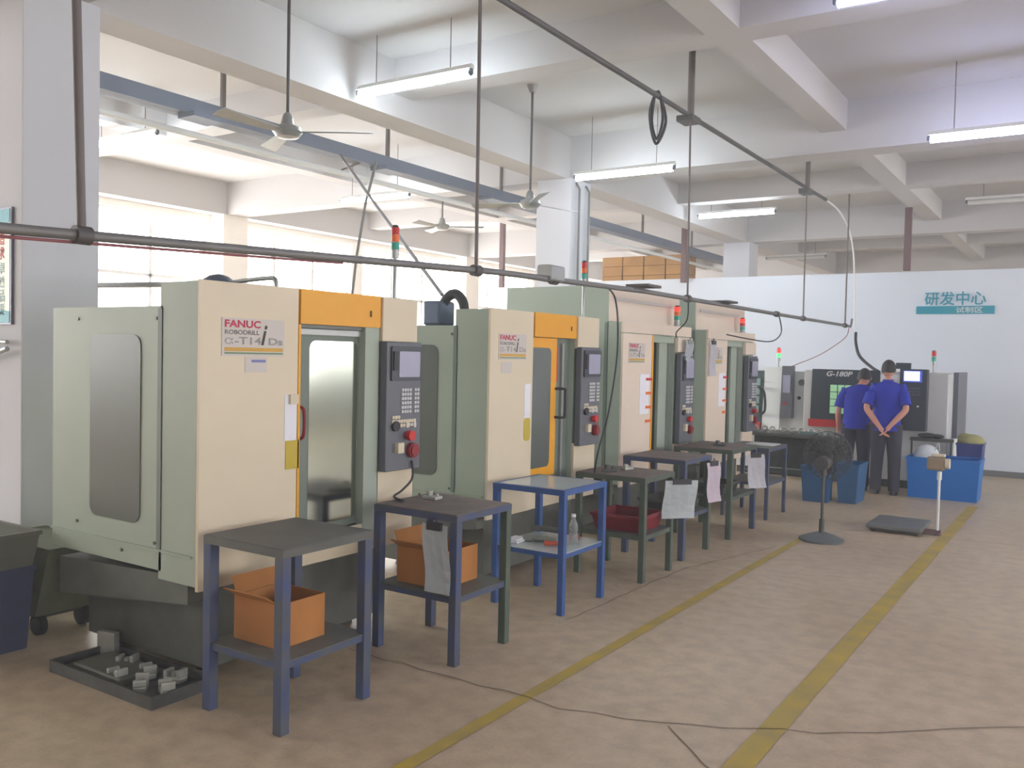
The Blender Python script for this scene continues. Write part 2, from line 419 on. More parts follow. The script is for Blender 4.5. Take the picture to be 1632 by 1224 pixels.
def operator_panel(p, y0, y1, z0, z1, mpg=RED_D):
    w = y1-y0; h = z1-z0
    b = MB().box(.0, .055, y0, y1, z0, z1, .006).build('operator_panel', PANEL, p)
    X = .0555
    MB().rrect('x', y0+.1*w, y1-.04*w, z1-.3*h, z1-.03*h, X, X+.012, .012).build('screen_bezel', PANEL_D, b)
    MB().rrect('x', y0+.3*w, y1-.1*w, z1-.27*h, z1-.07*h, X+.012, X+.015, .008).build('screen', SCREEN, b)
    MB().rrect('x', y0+.13*w, y0+.24*w, z1-.22*h, z1-.07*h, X+.012, X+.02, .008).build('card_slot', BLACK, b)
    k = MB()
    for i in range(6):
        for j in range(7):
            if j == 4: continue
            yy = y0+.42*w+j*.075*w; zz = z1-.36*h-i*.034*h
            k.box(X, X+.006, yy, yy+.055*w, zz-.022*h, zz)
    k.build('keypad', KEY, b)
    k = MB()
    for i in range(3):
        for j in range(9 if i else 3):
            yy = y0+.16*w+j*.077*w; zz = z1-.57*h-i*.033*h
            k.box(X, X+.006, yy, yy+.065*w, zz-.024*h, zz)
    k.build('cream_keypad', KEYC, b)
    for j in (.55, .76): MB().rrect('x', y0+j*w, y0+(j+.07)*w, z0+.33*h, z0+.375*h, X, X+.012, .008).build('push_button', KEY, b)
    MB().cyl((X, y0+.6*w, z0+.27*h), (X+.02, y0+.6*w, z0+.27*h), .022).cyl((X+.02, y0+.6*w, z0+.27*h), (X+.045, y0+.6*w, z0+.27*h), .03).build('emergency_stop', RED, b, True)
    MB().cyl((X, y0+.24*w, z0+.35*h), (X+.02, y0+.24*w, z0+.35*h), .03).build('override_dial', BLACK, b, True)
    MB().cyl((X, y0+.72*w, z0+.15*h), (X+.03, y0+.72*w, z0+.15*h), .045).cyl((X+.03, y0+.72*w, z0+.15*h), (X+.04, y0+.72*w, z0+.15*h), .035).build('hand_wheel', mpg, b, True)
    MB().box(X, X+.03, y0+.25*w, y0+.42*w, z0+.14*h, z0+.22*h).build('socket_box', KEYC, b)
    return b
MG = 'compact machining centres standing in a row'
def robodrill(Y0, label, kind):
    p = thing('machining_centre', label, 'machine', (-3.5, Y0, 0), 0, MG)
    Wd = 1.56; yd0, yd1 = (.62, 1.24) if kind == 1 else (.57, 1.2) if kind == 2 else (.62, 1.18)
    tall = kind >= 3
    zt = 1.965; zr = 2.29 if tall else 1.85; xf = -.15 if tall else -.28; xr = -1.24
    # housing, open at the door so that the working space behind is real
    hb = MB()
    hb.box(-.02-1.2*0+xf, -.022, 0, yd0, .52, zt); hb.box(xf, -.022, yd1, Wd, .52, zt)
    hb.box(xf, -.022, yd0, yd1, 1.80, zt); hb.box(xf-.5, -.022, yd0, yd1, .52, .64)
    hb.box(xr, xf, 0, yd0-.04, .56, zr, 0); hb.box(xr, xf, yd1+.04, Wd, .56, zr)
    hb.box(xr, xr+.2, yd0-.04, yd1+.04, .56, zr); hb.box(xr+.2, xf, yd0-.04, yd1+.04, 1.80, zr)
    hb.box(xr+.2, xf-.5, yd0-.04, yd1+.04, .52, .64)
    hb.build('housing', GREEN, p)
    # seam, side window, screws and drip edge on the side that faces the aisle's near end
    sb = MB().box(xf-.035, xf-.005, -.004, 0, .66, zr-.01 if not tall else 1.96)
    sb.build('side_seam', GREEN_D, p)
    if kind < 4:
        MB().rrect('y', -.88, -.45, .77, 1.71, -.006, 0, .06, 5).build('side_window', DARKPAN, p)
    else:
        MB().rrect('y', -.75, -.35, 1.0, 1.62, -.006, 0, .03, 5).build('side_window', DARKPAN, p)
    sc = MB()
    for x, z in ((-1.0, 1.79), (-.33, 1.79), (-.33, .69), (-1.0, .72), (-.6, .62)): sc.cyl((x, -.006, z), (x, 0, z), .009, seg=8)
    sc.build('panel_screws', DARKPAN, p)
    MB().box(xr, -.04, -.012, 0, .655, .665).build('drip_edge', GREEN, p)
    # base: inset plinth, coolant tank and feet
    MB().box(-1.15, -.14, .16, 1.42, .06, .52).build('plinth', BASE_D, p)
    for x in (-1.0, -.3):
        for y in (.3, 1.28): MB().cyl((x, y, 0), (x, y, .06), .06, .04).build('foot', BLACK, p, True)
    MB().prism([(-1.2, .30), (-1.2, .50), (-.1, .55), (-.1, .42)], 'y', .02, .155).build('coolant_chute', BASE_D, p)
    cr = CREAM2 if tall else CREAM
    # cream front covers
    MB().box(-.02, .0, 0, yd0-.012, .5, 1.97 if not tall else 1.865).build('front_cover', cr, p)
    MB().box(-.02, .0, yd1+.005, Wd, .5, .95 if not tall else .8).build('lower_cover', cr, p)
    MB().box(-.02, .02, yd1+.005, Wd, 1.712, 1.97 if not tall else 1.86, .006).build('upper_cover', cr, p)
    MB().box(-.02, -.004, yd0-.01, yd1+.003, .5, .66).build('apron', cr, p)
    if not tall:
        MB().box(-.02, .006, yd0-.0, yd1, 1.79, 1.972).build('yellow_header', YELLOW, p)
        MB().box(.006, .012, yd1-.09, yd1-.082, 1.85, 1.885).build('header_mark', DGREYT, p)
        if kind == 1: MB().box(-.018, .004, yd0-.01, yd0+.005, .55, 1.785).build('yellow_edge', YELLOW, p)
    else:
        MB().box(-.02, .002, 0, Wd, 1.872, 1.97).build('header', cr, p)
        MB().box(xf, xf+.012, .0, Wd, 1.97, zr).build('tall_upper_cover', cr, p)
        MB().box(xf+.012, xf+.02, .1, 1.35, 2.16, 2.19).build('cover_rib', PLATE, p)
        if kind == 3: MB().box(-.018, .004, yd0-.01, yd0+.02, .6, 1.865).build('yellow_edge', YELLOW, p)
    # the door bay
    if kind == 1:
        d = MB().box(-.08, -.05, yd0+.005, yd1-.005, .66, 1.79).build('door', GREEN_D, p)
        MB().rrect('x', .735, 1.105, .70, 1.705, -.05, -.047, .045, 5).build('door_window', DOORGL, d)
        MB().box(-.05, -.03, yd0+.02, yd1-.02, 1.735, 1.765).build('door_rail', STEEL, d)
        MB().box(-.05, -.02, yd0+.01, yd1-.01, 1.77, 1.789).build('door_top_seal', DARKPAN, d)
        MB().box(-.05, -.0, 1.12, 1.235, .6, 1.789).build('door_post', GREEN, p)
        h = MB().tube(smoothpts([(-.05, .66, 1.35), (-.0, .655, 1.33), (.0, .655, 1.2), (-.05, .66, 1.18)]), .009).build('handle', RED_D, d, True)
    elif kind == 2:
        d = MB().box(-.05, -.015, .575, .93, .73, 1.785).build('door', YELLOW, p)
        MB().rrect('x', .50, .845, .80, 1.71, -.017, -.0135, .045, 5).build('door_window', DOORGL2, d)
        MB().tube(smoothpts([(-.02, .92, 1.395), (.05, .945, 1.395), (.055, .955, 1.37), (.055, .955, 1.2), (.05, .945, 1.175), (-.02, .92, 1.175)], 5), .011).build('handle', BLACK, d, True)
        MB().box(-.1, -.06, .93, 1.2, .66, 1.79).build('inner_post', GREEN_D, p)
        MB().box(-.06, -.04, 1.06, 1.09, .66, 1.75).build('guide_rail', STEEL, p)
        MB().box(-.06, -.056, .985, 1.02, 1.45, 1.72).build('red_warning_strip', RED, p)
        MB().box(-.022, -.02, .3, .4, .9, 1.0).build('inner_plate', cr, p)
    else:
        d = MB().box(-.1, -.07, .93, 1.175, .66, 1.865 if False else 1.8).build('door', GREEN, p)
        MB().box(-.07, -.05, 1.12, 1.135, .66, 1.8).build('door_rail', STEEL, d)
        MB().cyl((-.3, .66, .95), (-.3, .66, 1.25), .03).cyl((-.3, .66, 1.25), (-.3, .72, 1.3), .05).build('coolant_hose', RED_D, p, True)
        if kind == 4: MB().tube(smoothpts([(-.06, .68, 1.3), (-.04, .66, 1.1), (-.05, .67, .8), (-.06, .67, .7)]), .014).build('red_hose', RED, p, True)
    # inside the working space
    MB().box(-.9, -.25, yd0, yd1-.05, .8, .86).build('work_table', INNER, p)
    MB().box(-.7, -.45, yd0+.15, yd1-.2, 1.2, 1.79).build('spindle_head', INNER, p)
    MB().box(-1.03, -1.0, yd0-.03, yd1+.03, .66, 1.79).build('back_plate', INNER, p)
    if kind == 1: operator_panel(p, 1.245, Wd, .95, 1.71)
    elif kind == 2: operator_panel(p, 1.205, 1.53, .93, 1.725)
    else: operator_panel(p, 1.19, 1.52, .80, 1.70)
    # plates, labels, papers
    if kind == 1:
        name_plate(p, .12, .51, 1.615, 1.80, .0005)
        lb = MB().box(.0005, .0025, .26, .40, 1.535, 1.612).build('spec_label', PLATE, p)
        MB().box(.0026, .0032, .30, .39, 1.585, 1.598).build('spec_print', mat('blue_print', (120, 126, 180), .6), lb)
        MB().box(.0005, .003, .52, .60, 1.18, 1.42).build('paper_notice', PAPER, p)
        MB().box(.0005, .004, .53, .62, 1.03, 1.18).build('yellow_warning_label', mat('olive_yellow_label', (196, 172, 50), .5), p)
        MB().box(.0005, .02, .545, .60, 1.37, 1.42).build('hook_block', KEYC, p)
    elif kind == 2:
        name_plate(p, .10, .46, 1.615, 1.80, .0005)
        MB().box(.0005, .0025, .14, .27, 1.52, 1.60).build('spec_label', PLATE, p)
        MB().box(.0005, .003, .45, .53, 1.19, 1.44).build('paper_notice', PAPER, p)
        MB().rrect('x', .45, .535, 1.02, 1.19, .0005, .003, .03).build('yellow_warning_label', mat('olive_yellow_tag', (200, 178, 60), .5), p)
    else:
        name_plate(p, .11, .45, 1.60, 1.785, .0005)
        MB().box(.0005, .003, .36, .56, 1.13, 1.5).build('paper_notice', PAPER, p)
        for i in range(4): MB().box(.003, .008, .49, .61, 1.44-.13*i, 1.465-.13*i).build('red_tag', ORANGE if i else RED, p)
    # roof furniture
    if kind == 1:
        signal_tower(p, -.05, 1.42, 1.965, 2.40)
        MB().ell((-.66, .62, 1.94), .13, .12, .13, 3).build('spindle_motor', BLUEMOTOR, p, True)
        MB().tube(smoothpts([(-.55, .63, 2.02), (-.4, .63, 2.03), (-.24, .63, 2.035), (-.2, .63, 2.02), (-.2, .63, 1.965)], 4), .012).build('air_elbow', STEEL, p, True)
        MB().box(-.24, -.16, .59, .67, 1.965, 1.98).build('elbow_clamp', STEEL, p)
    elif kind == 2:
        signal_tower(p, -.04, 1.38, 1.965, 2.42)
        m = MB().box(-.62, -.46, .02, .2, 1.85, 2.03, .02).build('spindle_motor', BLUEMOTOR, p)
        MB().tube(smoothpts([(-.5, .1, 2.0), (-.45, .1, 2.06), (-.38, .1, 2.08), (-.32, .1, 2.03), (-.3, .1, 1.95), (-.3, .1, 1.86)], 5), .035, 12).build('motor_hose', BLACK, p, True)
    elif kind == 3:
        signal_tower(p, -.05, 1.3, 1.97, 2.17, order=(REDLIT, ORANGE, TEAL), r=.03)
    else:
        signal_tower(p, -.05, 1.24, 1.97, 2.14, order=(REDLIT, RED, TEAL), r=.03)
    return p
robodrill(2.67, 'cream machining centre with yellow header and tall reflecting door window', 1)
robodrill(5.04, 'cream machining centre with yellow framed door and black door handle', 2)
robodrill(7.09, 'tall cream machining centre with one narrow yellow strip beside its open door', 3)
robodrill(9.12, 'tall cream machining centre with a clipboard hung on its corner, nearest the lathes', 4)
# things hung on the machines
def hung_sheet(name, label, cat, loc, w, h, m, plane='x', tilt=0., clip=BLACK, group=None, rz=0.):
    p = thing(name, label, cat, loc, rz, group)
    mb = MB(); n = 6
    rows = []
    for i in range(n+1):
        z = -h*i/n; off = .006*sin(i*1.1)+.012*(i/n)**2
        r_ = []
        for k in range(5):
            u = -w/2+w*k/4+tilt*(i/n); o2 = off+.004*sin(k*1.7+i)
            r_.append(mb.bm.verts.new((o2, u, z) if plane == 'x' else (u, -o2, z)))
        rows.append(r_)
    for A, B in zip(rows, rows[1:]):
        for k in range(4): mb.bm.faces.new((A[k], A[k+1], B[k+1], B[k]))
    g = bmesh.ops.solidify(mb.bm, geom=list(mb.bm.faces), thickness=.002)
    mb.build('sheet', m, p)
    c = MB()
    if plane == 'x': c.box(-.004, .016, -w*.28, w*.28, -.03, .012); c.tube([(.006, -.02, .01), (.006, 0, .035), (.006, .02, .01)], .004)
    else: c.box(-w*.28, w*.28, -.016, .004, -.03, .012); c.tube([(-.02, -.006, .01), (0, -.006, .035), (.02, -.006, .01)], .004)
    c.build('clip', clip, p)
    return p
hung_sheet('clipboard', 'white paper clipboard hung on the corner of the machine nearest the lathes', 'clipboard', (-3.485, 9.24, 1.84), .2, .37, PAPER, clip=DGREYT)
hung_sheet('paper_notice', 'small pale paper taped above the grey control panel of the third machine', 'paper', (-3.435, 8.45, 1.83), .2, .2, PAPER_G, clip=STEEL)

# ------------------------------------------------------------------ work tables
TG = 'steel work tables in front of the machines'
def work_table(x0, x1, y0, y1, zt, zs, label, mf, mtop, mshelf, leg=.045, mf2=None, rim=.035, lip=True, mfr=None):
    p = thing('work_table', label, 'table', ((x0+x1)/2, (y0+y1)/2, 0), 0, TG)
    a, b = (x1-x0)/2, (y1-y0)/2
    for i, (sx, sy) in enumerate(((-1, -1), (1, -1), (1, 1), (-1, 1))):
        MB().box(min(sx*a, sx*(a-leg)), max(sx*a, sx*(a-leg)), min(sy*b, sy*(b-leg)), max(sy*b, sy*(b-leg)), 0, zt-rim, .003).build('leg', (mf2 or mf) if i in (2,) else mf, p)
    fr = MB()
    fr.box(-a, a, -b, -b+.03, zt-rim, zt); fr.box(-a, a, b-.03, b, zt-rim, zt)
    fr.box(-a, -a+.03, -b+.03, b-.03, zt-rim, zt); fr.box(a-.03, a, -b+.03, b-.03, zt-rim, zt)
    fr.build('top_frame', mfr or mf, p)
    MB().box(-a+.005, a-.005, -b+.005, b-.005, zt, zt+.005).build('tabletop', mtop, p) if lip else MB().box(-a+.03, a-.03, -b+.03, b-.03, zt-.012, zt+.001).build('tabletop', mtop, p)
    if zs:
        sf = MB()
        L = leg*.2
        sf.box(-a+L, a-L, -b+L, -b+L+.025, zs-.03, zs-.001); sf.box(-a+L, a-L, b-L-.025, b-L, zs-.03, zs-.001)
        sf.box(-a+L, -a+L+.025, -b+L+.025, b-L-.025, zs-.03, zs-.001); sf.box(a-L-.025, a-L, -b+L+.025, b-L-.025, zs-.03, zs-.001)
        sf.build('shelf_frame', mf, p)
        MB().box(-a+L, a-L, -b+L, b-L, zs, zs+.004).build('shelf', mshelf, p)
    return p
work_table(-3.37, -2.85, 2.6, 3.16, .80, .31, 'nearest navy legged table with bare dark grey top', BLUEP2, TOPGR, BASE_D, .05, mfr=TOPGR)
work_table(-3.35, -2.77, 3.72, 4.24, .80, .36, 'brown topped table with a grey sheet hung at its near corner', BLUEP2, TOPBR, SHELFM, .048, GREENP)
work_table(-3.33, -2.78, 4.86, 5.44, .80, .39, 'bright blue framed table with pale glass top and shelf', BLUEP, TOPGL, TOPGL, .042, lip=False)
work_table(-3.3, -2.72, 5.93, 6.47, .77, .34, 'green framed table with a red basket on its lower shelf', GREENP, TOPBR, SHELFM, .045)
work_table(-3.33, -2.77, 6.8, 7.4, .82, .36, 'blue framed brown topped table between the green framed tables', BLUEP2, TOPBR, SHELFM, .05, GREENP)
work_table(-3.33, -2.76, 7.88, 8.6, .82, .38, 'green framed table with the whitest sheet hung from its edge', GREENP, TOPBR, SHELFM, .05, BLUEP2)
work_table(-3.3, -2.8, 9.1, 9.75, .74, .38, 'low dark table with pale sheet on top, last before the workbench', BLUEP2, TOPGR, SHELFM, .035)

hung_sheet('hanging_sheet', 'long grey plastic sheet hung in front of the cardboard box with a black clip', 'sheet', (-2.90, 3.70, .745), .17, .36, PAPER_G, 'y', .03)
hung_sheet('hanging_sheet', 'square grey plastic sheet hung on the green framed table', 'sheet', (-2.64, 6.42, .715), .27, .29, PAPER_G, 'x', -.03, rz=-.75)
hung_sheet('hanging_sheet', 'narrow pinkish sheet hung on the blue framed brown topped table', 'sheet', (-2.72, 7.3, .77), .19, .34, PAPER_P, 'x', .02, rz=-.25)
hung_sheet('hanging_sheet', 'brightest white sheet, hung on the green framed table next to the low dark table', 'sheet', (-2.68, 8.3, .76), .2, .32, PAPER, 'x', .03, rz=-.6)

def carton(name, label, x0, x1, y0, y1, z, h, m, flaps=True):
    p = thing(name, label, 'box', ((x0+x1)/2, (y0+y1)/2, z)); a, b = (x1-x0)/2, (y1-y0)/2; t = .005
    mb = MB(); mb.box(-a, a, -b, b, 0, t); mb.box(-a, a, -b, -b+t, t, h); mb.box(-a, a, b-t, b, t, h)
    mb.box(-a, -a+t, -b+t, b-t, t, h); mb.box(a-t, a, -b+t, b-t, t, h); mb.build('walls', m, p)
    if flaps:
        MB().prism([(-b, h), (-b+.004, h+.002), (-b-.07, h+.05), (-b-.073, h+.046)], 'x', -a+.01, a-.01).build('flap', m, p)
        MB().prism([(-a, h), (-a+.004, h+.002), (-a-.03, h+.08), (-a-.034, h+.078)], 'y', -b+.01, b-.01).build('flap', m, p)
    MB().box(-a+.01, a-.01, -b+.01, b-.01, t, h*.6).build('contents', DARKM, p)
    return p
carton('cardboard_box', 'open cardboard box on the lower shelf of the nearest table', -3.30, -3.0, 2.72, 3.0, .314, .2, CARD)
carton('cardboard_box', 'open cardboard box behind the hung grey sheet on the second table', -3.26, -2.94, 3.82, 4.15, .364, .2, CARD)

# things on the blue table's glass shelf
def bottle(x, y, z):
    p = thing('water_bottle', 'clear plastic water bottle on the glass shelf of the bright blue table', 'bottle', (x, y, z))
    MB().loft([(0,0,0,.026,.026),(0,0,.01,.031,.031),(0,0,.06,.031,.031),(0,0,.075,.028,.028),(0,0,.09,.031,.031),(0,0,.13,.031,.031),(0,0,.165,.013,.013),(0,0,.18,.012,.012)], 16).build('bottle_body', CLEAR, p, True)
    MB().cyl((0,0,.18),(0,0,.2),.015).build('cap', WHITE, p, True)
bottle(-2.9, 5.2, .394)
def glove(x, y, z, rz, m, label, s=1.):
    p = thing('work_glove', label, 'glove', (x, y, z), rz)
    mb = MB().ell((0, 0, .018), .06*s, .045*s, .018)
    for k in range(4): mb.tube([(.04*s, -.03*s+.02*s*k, .014), (.08*s, -.034*s+.023*s*k, .014), (.115*s, -.036*s+.025*s*k, .01)], [.011, .010, .006])
    mb.tube([(0, .035*s, .014), (.04*s, .07*s, .014), (.055*s, .075*s, .01)], [.012, .011, .007])
    mb.box(-.11*s, -.04*s, -.035*s, .035*s, .004, .03, .008)
    mb.build('glove_body', m, p, True)
glove(-3.12, 5.12, .395, .4, mat('grey_glove', (140, 146, 134), .9, vary=.3), 'crumpled grey glove on the glass shelf of the bright blue table')
glove(-3.15, 5.28, .43, .1, mat('grey_glove_dark', (100, 104, 98), .9, vary=.3), 'darker glove lying over the grey one on the glass shelf')
def bar_tool(name, label, cat, x, y, z, rz, parts):
    p = thing(name, label, cat, (x, y, z), rz)
    for n, m, f in parts: f(MB()).build(n, m, p)
bar_tool('screwdriver', 'orange handled screwdriver on the glass shelf near the bottle', 'screwdriver', -3.02, 5.02, .412, .5,
         [('handle', mat('orange_handle', (196, 84, 58), .5), lambda b: b.cyl((0,0,0),(.13,0,0),.016,.013)), ('shaft', STEEL, lambda b: b.cyl((.13,0,0),(.23,0,0),.004))])
bar_tool('scraper', 'red handled scraper lying beyond the bottle on the glass shelf', 'tool', -2.93, 5.32, .408, 2.2,
         [('handle', mat('faded_red_handle', (176, 84, 70), .5), lambda b: b.rrect('z', 0, .1, -.015, .015, -.01, .01, .01)), ('blade', STEEL, lambda b: b.prism([(.1, -.006), (.14, -.025), (.15, -.025), (.15, .025), (.14, .025), (.1, .006)], 'z', -.001, .001))])
bar_tool('folded_rag', 'white folded rag at the back of the glass shelf', 'rag', -3.24, 5.02, .395, .1,
         [('cloth', PAPER, lambda b: b.box(-.05, .05, -.08, .08, 0, .012, .004).box(-.045, .04, -.07, .07, .0125, .024, .004))])
# red basket on the fourth table
def basket(name, label, x0, x1, y0, y1, z, h, m, rim=.012, cat='basket', flare=.03, inner=None, lab=None):
    p = thing(name, label, cat, ((x0+x1)/2, (y0+y1)/2, z)); a, b = (x1-x0)/2, (y1-y0)/2
    mb = MB(); f = flare; t = .006
    def ring(a_, b_, z_): return [mb.bm.verts.new(q) for q in ((-a_, -b_, z_), (a_, -b_, z_), (a_, b_, z_), (-a_, b_, z_))]
    R = [ring(a-f, b-f, 0), ring(a-f*.1, b-f*.1, h), ring(a-f*.1-t, b-f*.1-t, h), ring(a-f-t, b-f-t, t)]
    mb.bm.faces.new(R[0][::-1])
    for A, B in zip(R, R[1:]):
        for i in range(4): mb.bm.faces.new((A[i], A[(i+1) % 4], B[(i+1) % 4], B[i]))
    mb.bm.faces.new(R[3]); mb.build('bin_body', m, p)
    r_ = MB(); r_.box(-a-.004, a+.004, -b-.004, -b+rim, h-.022, h+.002); r_.box(-a-.004, a+.004, b-rim, b+.004, h-.022, h+.002)
    r_.box(-a-.004, -a+rim, -b+rim, b-rim, h-.022, h+.002); r_.box(a-rim, a+.004, -b+rim, b-rim, h-.022, h+.002)
    r_.build('rim', m, p)
    return p
basket('red_basket', 'dark red plastic basket on the shelf of the green framed table', -3.2, -2.78, 6.0, 6.42, .346, .12, mat('maroon_plastic', (128, 34, 44), .5, vary=.1), cat='basket')
# small parts on table tops: machined blocks
def part_block(x, y, z, s, label, m=DARKM, rz=0., g=None):
    p = thing('machined_part', label, 'metal part', (x, y, z), rz, g)
    MB().box(-.05*s, .05*s, -.035*s, .035*s, 0, .018*s, .003).build('flange', m, p)
    MB().cyl((-.015*s, 0, .0182*s), (-.015*s, 0, .045*s), .018*s).cyl((.028*s, .01*s, .0182*s), (.028*s, .01*s, .032*s), .011*s).build('boss', m, p, True)
part_block(-3.2, 4.05, .806, 1.0, 'small pale casting at the back of the second table', ALU)
part_block(-3.1, 6.1, .776, 1.1, 'dark machined part on the green framed table beside its edge', DARKM, .6)
part_block(-3.05, 6.3, .776, .9, 'pale machined part further along the green framed table', ALU, 1.2)
part_block(-3.0, 8.2, .826, 1.1, 'dark block on the table with the whitest hung sheet', DARKM, .2)
hg = basket('parts_tray', 'shallow dark tray of parts on the lower shelf of the blue framed brown topped table', -3.22, -2.86, 6.88, 7.3, .366, .1, DARKM, cat='tray')
basket('parts_tray', 'shallow dark tray on the lower shelf of the table with the whitest hung sheet', -3.22, -2.86, 7.98, 8.4, .386, .1, DARKM, cat='tray')
tag(MB().rrect('z', -3.14, -2.84, 9.35, 9.65, .746, .754, .03).build('white_tray', mat('pale_tray', (206, 208, 206), .4)), 'pale flat sheet lying on the low dark table', 'sheet')

# ------------------------------------------------------------------ floor clutter at the left
basket('storage_bin', 'dusty grey-brown bin stacked on the navy bin beside the near column', -5.56, -4.76, 2.12, 2.62, .452, .19, OLIVED, cat='bin', rim=.02)
basket('storage_bin', 'dusty navy bin on the floor under the grey-brown bin', -5.54, -4.78, 2.14, 2.6, 0, .45, NAVY2, cat='bin', rim=.02)
p = thing('chip_tray', 'low dark iron tray heaped with castings on the floor under the first machine', 'tray', (-3.95, 2.62, 0))
MB().box(-.42, .42, -.17, .17, 0, .02).box(-.42, .42, -.17, -.16, .02, .06).box(-.42, .42, .16, .17, .02, .06).box(-.42, -.41, -.16, .16, .02, .06).box(.41, .42, -.16, .16, .02, .06).build('tray_body', DARKM, p)
random.seed(11)
cg = 'pale castings heaped in the iron tray'
spots = [(-3.60, 2.58), (-3.70, 2.70), (-3.74, 2.54), (-3.86, 2.66), (-3.93, 2.54), (-4.06, 2.68)]
for i, (x, y) in enumerate(spots):
    q = thing('casting', 'small forked aluminium casting in the iron tray beneath the first machine', 'casting', (x, y, .022), random.uniform(0, 6), cg)
    MB().box(-.05, .05, -.03, .03, 0, .03, .006).box(-.05, -.03, -.03, .03, .03, .07, .004).box(.03, .05, -.03, .03, .03, .06, .004).build('casting_body', ALU, q)
    MB().cyl((0, 0, .0305), (0, 0, .05), .018).build('hub', ALU, q, True)
MB().box(-.3, .1, -.12, .1, .021, .06, .01).build('rag', OLIVED, p)
q = thing('aluminium_profile', 'short pale aluminium block leaning behind the iron tray', 'metal part', (-4.33, 2.745, .0), .2)
MB().box(-.06, .06, -.02, .02, 0, .14, .004).build('block_body', ALU, q); MB().box(-.06, .06, -.03, -.0205, .0, .02).build('block_foot', ALU, q)
q = thing('chip_cart', 'grey-green scrap cart standing between the machine and the stacked bins', 'cart', (-5.13, 2.86, 0))
MB().prism([(-.28, .12), (-.34, .52), (.34, .52), (.2, .12)], 'y', -.18, .18).build('cart_body', mat('cart_paint', (112, 116, 98), .6, vary=.2), q)
for x in (-.2, .15):
    for y in (-.13, .13): MB().cyl((x, y-.02, .06), (x, y+.02, .06), .06).build('wheel', BLACK, q, True)
MB().box(-.24, .18, -.15, .15, .1, .119).build('axle_plate', DARKM, q)

# ------------------------------------------------------------------ workbench and lathes
p = thing('workbench', 'long dark workbench crowded with small bright machined parts, in front of the smaller lathe', 'workbench', (-3.15, 11.2, 0))
MB().box(-.6, .55, -.3, .3, .72, .76, .004).build('bench_top', TOPGR, p)
for x in (-.57, .5):
    for y in (-.27, .25): MB().box(x, x+.045, y, y+.045, 0, .72).build('leg', GREENP, p)
MB().box(-.56, .5, -.26, .26, .25, .27).build('shelf', SHELFM, p)
MB().box(-.55, .5, .22, .24, .28, .7).build('back_panel', DARKM, p)
g = 'bright turned rings along the workbench'
random.seed(5)
for i in range(9):
    x = -3.68+.115*i; y = 10.98+random.uniform(-.03, .06)
    o = thing('turned_ring', 'small bright turned metal ring standing on the workbench', 'metal part', (x, y, .761), random.uniform(-.4, .4), g)
    mb = MB(); R_, r_ = .03, .012
    n = 16; ringz = []
    for k in range(n):
        t = 2*pi*k/n; ringz.append([mb.bm.verts.new(((R_+r_*cos(s))*cos(t), r_*1.3*sin(s), R_+r_+(R_+r_*cos(s))*sin(t))) for s in (0, pi/2, pi, 1.5*pi)])
    for k in range(n):
        A, B = ringz[k], ringz[(k+1) % n]
        for j in range(4): mb.bm.faces.new((A[j], A[(j+1) % 4], B[(j+1) % 4], B[j]))
    mb.build('ring_body', ALU, o, True)
tag(MB().box(-3.0, -2.72, 10.95, 11.1, .761, .80, .005).build('parts_box', mat('teal_grey_box', (120, 140, 136), .5)), 'flat grey-green box at the end of the workbench', 'box')
# crates and machines parts under and around the bench
basket('blue_crate', 'dull blue crate on the floor half behind the pedestal fan', -2.9, -2.56, 10.66, 11.0-.12, 0, .42, BLUEB2, cat='crate')
basket('blue_crate', 'taller dull blue crate beside the legs of the stooping worker', -2.53, -2.27, 10.8, 11.3, 0, .46, BLUEB2, cat='crate')

